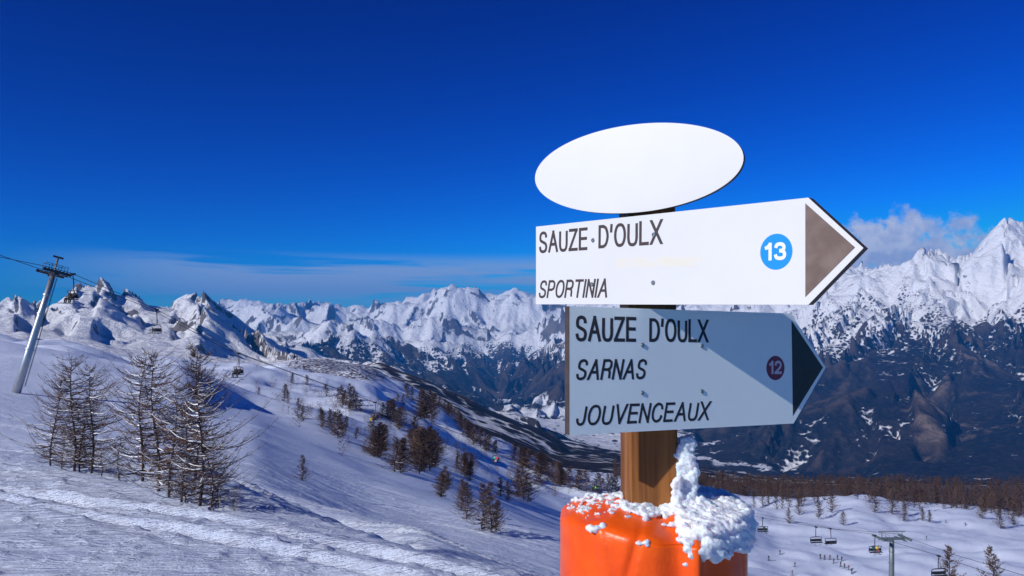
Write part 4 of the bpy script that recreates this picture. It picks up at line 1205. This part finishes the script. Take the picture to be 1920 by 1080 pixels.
SIT = [(0, .05, -2.50, .16, .85), (0, .02, -2.26, .17, .75), (0, .00, -2.06, .16, .7), (0, .03, -1.94, .06), (0, .05, -1.79, .115),
       (-.20, .01, -2.07, .075), (-.28, .08, -2.32, .06), (-.18, .32, -2.36, .045), (-.15, .38, -2.36, .05),
       (.20, .01, -2.07, .075), (.28, .08, -2.32, .06), (.18, .32, -2.36, .045), (.15, .38, -2.36, .05),
       (-.11, .12, -2.52, .10), (-.13, .50, -2.54, .08), (-.13, .52, -2.94, .07), (-.13, .64, -3.02, .06),
       (.11, .12, -2.52, .10), (.13, .50, -2.54, .08), (.13, .52, -2.94, .07), (.13, .64, -3.02, .06)]
ME_SKI = body_mesh('body', SKI, ED); ME_SIT = body_mesh('body', SIT, ED)
paint_body(ME_SKI, lambda c: 2 if c.z > 1.62 else (3 if c.z > 1.50 and c.y > .22 else (2 if c.z > 1.5 else (4 if c.z < .2 or (c.y > .33 and c.z < 1.15) else (1 if c.z < .9 else 0)))))
paint_body(ME_SIT, lambda c: 2 if c.z > -1.84 else (3 if c.z > -1.94 and c.y > .07 else (2 if c.z > -1.94 else (4 if c.z < -2.86 or (c.y > .33 and c.z > -2.44) else (1 if c.z < -2.40 else 0)))))
M_SKIN = material('face_skin', (.55, .34, .25), .6); M_GLOVE = material('gloves_boots', (.02, .02, .022), .6)
CLOTH = {}


def cloth(rgb):
    if rgb not in CLOTH: CLOTH[rgb] = material('ski_clothing', rgb, .8)
    return CLOTH[rgb]


for me in (ME_SKI, ME_SIT):
    for _ in range(5): me.materials.append(M_GLOVE)
mb = MB()
for s_ in (0,):
    mb.add([(-.045, -.75, 0), (.045, -.75, 0), (.04, .70, 0), (-.04, .70, 0), (.05, .95, .09), (-.05, .95, .09), (-.045, -.75, .02), (.045, -.75, .02), (.04, .70, .02), (-.04, .70, .02), (.05, .95, .11), (-.05, .95, .11)],
           [(0, 3, 2, 1), (3, 5, 4, 2), (6, 7, 8, 9), (9, 8, 10, 11), (0, 1, 7, 6), (1, 2, 8, 7), (2, 4, 10, 8), (4, 5, 11, 10), (5, 3, 9, 11), (3, 0, 6, 9)])
ME_SKIPLANK = mb.mesh('ski'); ME_SKIPLANK.materials.append(M_SEAT)
mb = MB(); mb.tube([(0, 0, 1.05), (0, -.35, .02)], .012, 5); mb.tube([(0, -.33, .09), (0, -.34, .07)], .05, 6); ME_POLE = mb.mesh('ski_pole'); ME_POLE.materials.append(M_LIFTD)


def person(me, name, loc, rz, cols, label, group=None, skis='down', tilt=0.0):
    o = empty(name, loc, rz); o.rotation_euler[0] = tilt
    b_ = link('body', me, (), o)
    for i, m_ in enumerate((cloth(cols[0]), cloth(cols[1]), cloth(cols[2]), M_SKIN, M_GLOVE)):
        b_.material_slots[i].link = 'OBJECT'; b_.material_slots[i].material = m_
    for s_ in (-.13, .13):
        k = link('ski', ME_SKIPLANK, (), o)
        k.location = (s_, .05, .0) if skis == 'down' else (s_, .60, -3.10)
    if skis == 'down':
        for s_ in (-.28, .28): link('ski_pole', ME_POLE, (), o).location = (s_, .38, 0)
    tag(o, label, 'person', group)
    return o


def sag_rope(name, pts, r_, label, group):
    mb = MB(); mb.tube(pts, r_, 5); o = mb.build(name, M_CABLE); tag(o, label, 'rope', group); return o


# --- first lift: pylon high on the slope, chairs coming down past the gully
proto = chair_proto(); first = [True]


def hang_chair(P_, rz, label, group=None, wide=1.0):
    if first[0]: o = proto; first[0] = False
    else: o = copy_tree(proto)
    o.location = P_; o.rotation_euler = (0, 0, rz); o.scale = (wide, 1, 1) if wide == 1 else (wide, 1.12, 1.12); tag(o, label, 'lift chair')
    if group: o['group'] = group
    return o


foot = ground_px(30, 737, 40, 120); TD = foot.y
top = at(100, 514, TD + 2.0)
lineA = Vector((.5, 1.0, -.12))
lineA = (at(447, 664, 104) - at(120, 524, TD + 2)); lineA.normalize()
towerA, WA = lift_tower('lift_tower', foot, top, (at(300, 585, 92) - top), 'leaning galvanised lift tower with dark crossarm on the upper slope', M_GALV, M_LIFTD, armlen=1.75, rp=(.44, .27), tr=1.35)
# the two ropes: one carries the chairs we see down the slope
sideS = 1 if (WA(0, 2.46, 0) + foot).x > (WA(0, -2.46, 0) + foot).x else -1
CH = [(133, 533, 82), (293, 580, 93), (447, 662, 105), (703, 754, 128), (930, 838, 166), (1115, 898, 215)]
chain = [at(-160, 440, TD - 14), at(-60, 470, TD - 9)] + [WA(a_, sideS * 1.91, .38) + foot for a_ in (-1.2, 0, 1.2)] + [at(*c) for c in CH[1:]] + [at(1200, 925, 250)]
def dens(ch, n=8):
    out = []
    for a_, b_ in zip(ch[:-1], ch[1:]): out += [a_.lerp(b_, i / n) for i in range(n)]
    return out + [ch[-1]]
sag_rope('haul_rope', dens(chain), .03, 'dark haul rope carrying the occupied chairs down the slope', None)
off = (WA(0, -sideS * 1.91, 0) - WA(0, sideS * 1.91, 0))
chain2 = [at(-160, 428, TD - 10), at(-60, 458, TD - 5)] + [WA(a_, -sideS * 1.91, .38) + foot for a_ in (-1.2, 0, 1.2)] + [at(*c) + off + Vector((0, 0, .35)) for c in CH[1:]] + [at(1200, 925, 250) + off]
sag_rope('haul_rope', dens(chain2), .03, 'dark haul rope on the empty side of the leaning tower', None)
labs = ['occupied chair hanging just below the leaning lift tower', 'empty lift chair against the shaded snow flank', 'occupied dark chair above the bright snow ledge', 'chair with yellow-trousered riders over the gully trees', 'chair with pink and teal riders over the larch row', 'chair with a green-jacketed rider beside the signpost pad']
riders = {0: [((.015, .015, .02), (.02, .02, .025), (.02, .02, .02))] * 2, 2: [((.015, .015, .02), (.02, .02, .025), (.02, .02, .02))] * 2,
          3: [((.03, .02, .02), (.02, .02, .02), (.25, .12, .10)), ((.05, .03, .02), (.75, .48, .02), (.35, .08, .04))],
          4: [((.55, .03, .12), (.65, .62, .62), (.3, .03, .08)), ((.03, .45, .38), (.03, .05, .05), (.05, .30, .28))],
          5: [((.10, .55, .04), (.04, .05, .05), (.12, .40, .05)), ((.02, .02, .025), (.02, .02, .02), (.5, .5, .5))]}
for k, c in enumerate(CH):
    P_ = chain[4] + (chain[5] - chain[4]) * .02 if k == 0 else at(*c)
    rz = R(-26 + 180 if k != 1 else -26)
    rz = R(140) if k > 2 else R(154)
    hang_chair(P_ - Vector((0, 0, .02)), rz, labs[k])
    for j, cl in enumerate(riders.get(k, [])):
        dx_ = (-.33, .33)[j]; lx = Vector((math.cos(rz) * dx_, math.sin(rz) * dx_, 0))
        lab = {0: 'rider in dark clothing on the chair below the leaning tower', 2: 'rider in black on the chair above the bright ledge',
               3: ('rider in dark jacket on the chair over the gully', 'rider in yellow trousers on the chair over the gully')[j],
               4: ('rider in pink jacket on the chair by the larch row', 'rider in teal jacket on the chair by the larch row')[j],
               5: ('rider in green jacket on the chair near the orange pad', 'rider in black with pale helmet on the chair near the orange pad')[j]}[k]
        person(ME_SIT, 'person', P_ + lx, rz, cl, lab,
               {0: 'riders below the tower', 2: 'riders above the ledge'}.get(k), skis='seat')

# --- second lift over the lower piste
DT = 150.0
topB = at(1672, 1010, DT); gzB = ground(topB.x, DT)
lineB = at(1760, 1046, DT - 22) - at(1535, 990, DT + 14)
towerB, WB = lift_tower('lift_tower', Vector((topB.x - .4, DT, gzB)), topB, lineB, 'grey-green lift tower with top rail over the lower piste', M_LIFTG, M_LIFTG, armlen=2.5, rp=(.50, .38), guard=True)
fB = Vector((topB.x - .4, DT, gzB))
sB = 1 if (WB(0, 2.6, 0)).x < (WB(0, -2.6, 0)).x else -1
near_s, far_s = sB, -sB
chB1 = [at(1360, 955, DT + 62), at(1430, 971, DT + 38), at(1530, 988, DT + 14)] + [WB(a_, near_s * 2.66, .38) + fB for a_ in (-1.7, 0, 1.7)] + [at(1760, 1042, DT - 24), at(1930, 1100, DT - 50), at(2100, 1170, DT - 72)]
chB2 = [at(1365, 951, DT + 66), at(1435, 966, DT + 42), at(1557, 991, DT + 16)] + [WB(a_, far_s * 2.66, .38) + fB for a_ in (-1.7, 0, 1.7)] + [at(1790, 1040, DT - 20), at(1940, 1085, DT - 44), at(2100, 1150, DT - 66)]
sag_rope('haul_rope', dens(chB1), .034, 'thin haul rope with the empty chairs over the lower piste', None)
sag_rope('haul_rope', dens(chB2), .034, 'thin haul rope on the far arm of the grey-green tower', None)
rzB = math.atan2(lineB.y, lineB.x) - math.pi / 2
hang_chair(chB1[1], rzB, 'chair with a dark green rider beside the snowy pad rim', wide=1.6)
person(ME_SIT, 'person', chB1[1] + Vector((.3, 0, 0)), rzB, ((.02, .10, .09), (.02, .04, .04), (.03, .05, .05)), 'rider in dark green on the chair beside the snowy pad', skis='seat')
hang_chair(chB1[2], rzB, 'empty pale-framed chair of the close pair before the grey-green tower', wide=1.6)
hang_chair(chB2[2], rzB + math.pi, 'dark-backed chair of the close pair before the grey-green tower', wide=1.6)
cB = chB1[4] + (chB1[3] - chB1[4]) * .55
hang_chair(cB, rzB, 'chair passing under the crossarm of the grey-green tower', wide=1.6)
person(ME_SIT, 'person', cB + Vector((.3, 0, 0)), rzB, ((.65, .55, .12), (.30, .05, .04), (.5, .45, .3)), 'rider in yellow jacket beside the grey-green tower pole', skis='seat')
person(ME_SIT, 'person', cB + Vector((-.3, .1, 0)), rzB, ((.02, .12, .14), (.02, .05, .06), (.03, .08, .09)), 'rider in petrol blue beside the grey-green tower pole', skis='seat')
hang_chair(chB1[6], rzB, 'empty chair hanging beside the conical larch tip', wide=1.6)

# ------------------------------------------------------------------ skiers on the lower piste
rp_ = random.Random(3)
skiers = [(1462, 1040, 'lone skier with poles out, uphill on the empty piste', None), (1441, 1052, 'skier standing alone beside the crash pad side of the piste', None),
          (1490, 1063, 'small skier apart from the group, below the lone pair', None), (1485, 1079, 'skier at the very bottom of the open piste', None)]
grp = [(1538, 1048), (1546, 1050), (1556, 1050), (1563, 1057), (1570, 1050), (1578, 1053), (1576, 1063), (1583, 1066), (1591, 1069), (1597, 1076)]
for px, py in grp: skiers.append((px, py, 'skier in dark clothing in the group strung across the lower piste', 'skiers in the ski class'))
skiers += [(1773, 981, 'skier coming down the track between the mounds, ahead', None), (1810, 987, 'skier following down the track between the mounds', None), (1737, 1012, 'skier alone under the snow mound crest', None)]
for px, py, lab, gr in skiers:
    g_ = ground_px(px, py, 180, 780)
    c0 = rp_.choice(((.03, .03, .05), (.04, .03, .03), (.02, .05, .09), (.10, .03, .04), (.05, .05, .06)))
    person(ME_SKI, 'person', g_ + Vector((0, 0, .03)), rp_.uniform(-2.4, -.6), (c0, (.03, .03, .04), rp_.choice(((.05, .05, .06), (.3, .3, .3)))), lab, gr)

# ------------------------------------------------------------------ the air
ztop = float(Zm.max()) + 20.0; zbot = float(Zm.min()) - 5.0
hz = MB(); hz.box((0, 12500, (ztop + zbot) / 2), (24000, 15500, (ztop - zbot) / 2))
m_hz = bpy.data.materials.new('haze_air'); m_hz.use_nodes = True; t = NT(m_hz.node_tree)
pv_ = t.n('ShaderNodeVolumePrincipled', {'Color': (.04, .36, 1.0, 1), 'Density': 4.4e-5, 'Anisotropy': 0.0})
t.n('ShaderNodeOutputMaterial', {'Volume': pv_.outputs[0]})
tag(hz.build('haze', m_hz), 'thin blue haze over the valley', kind='stuff')
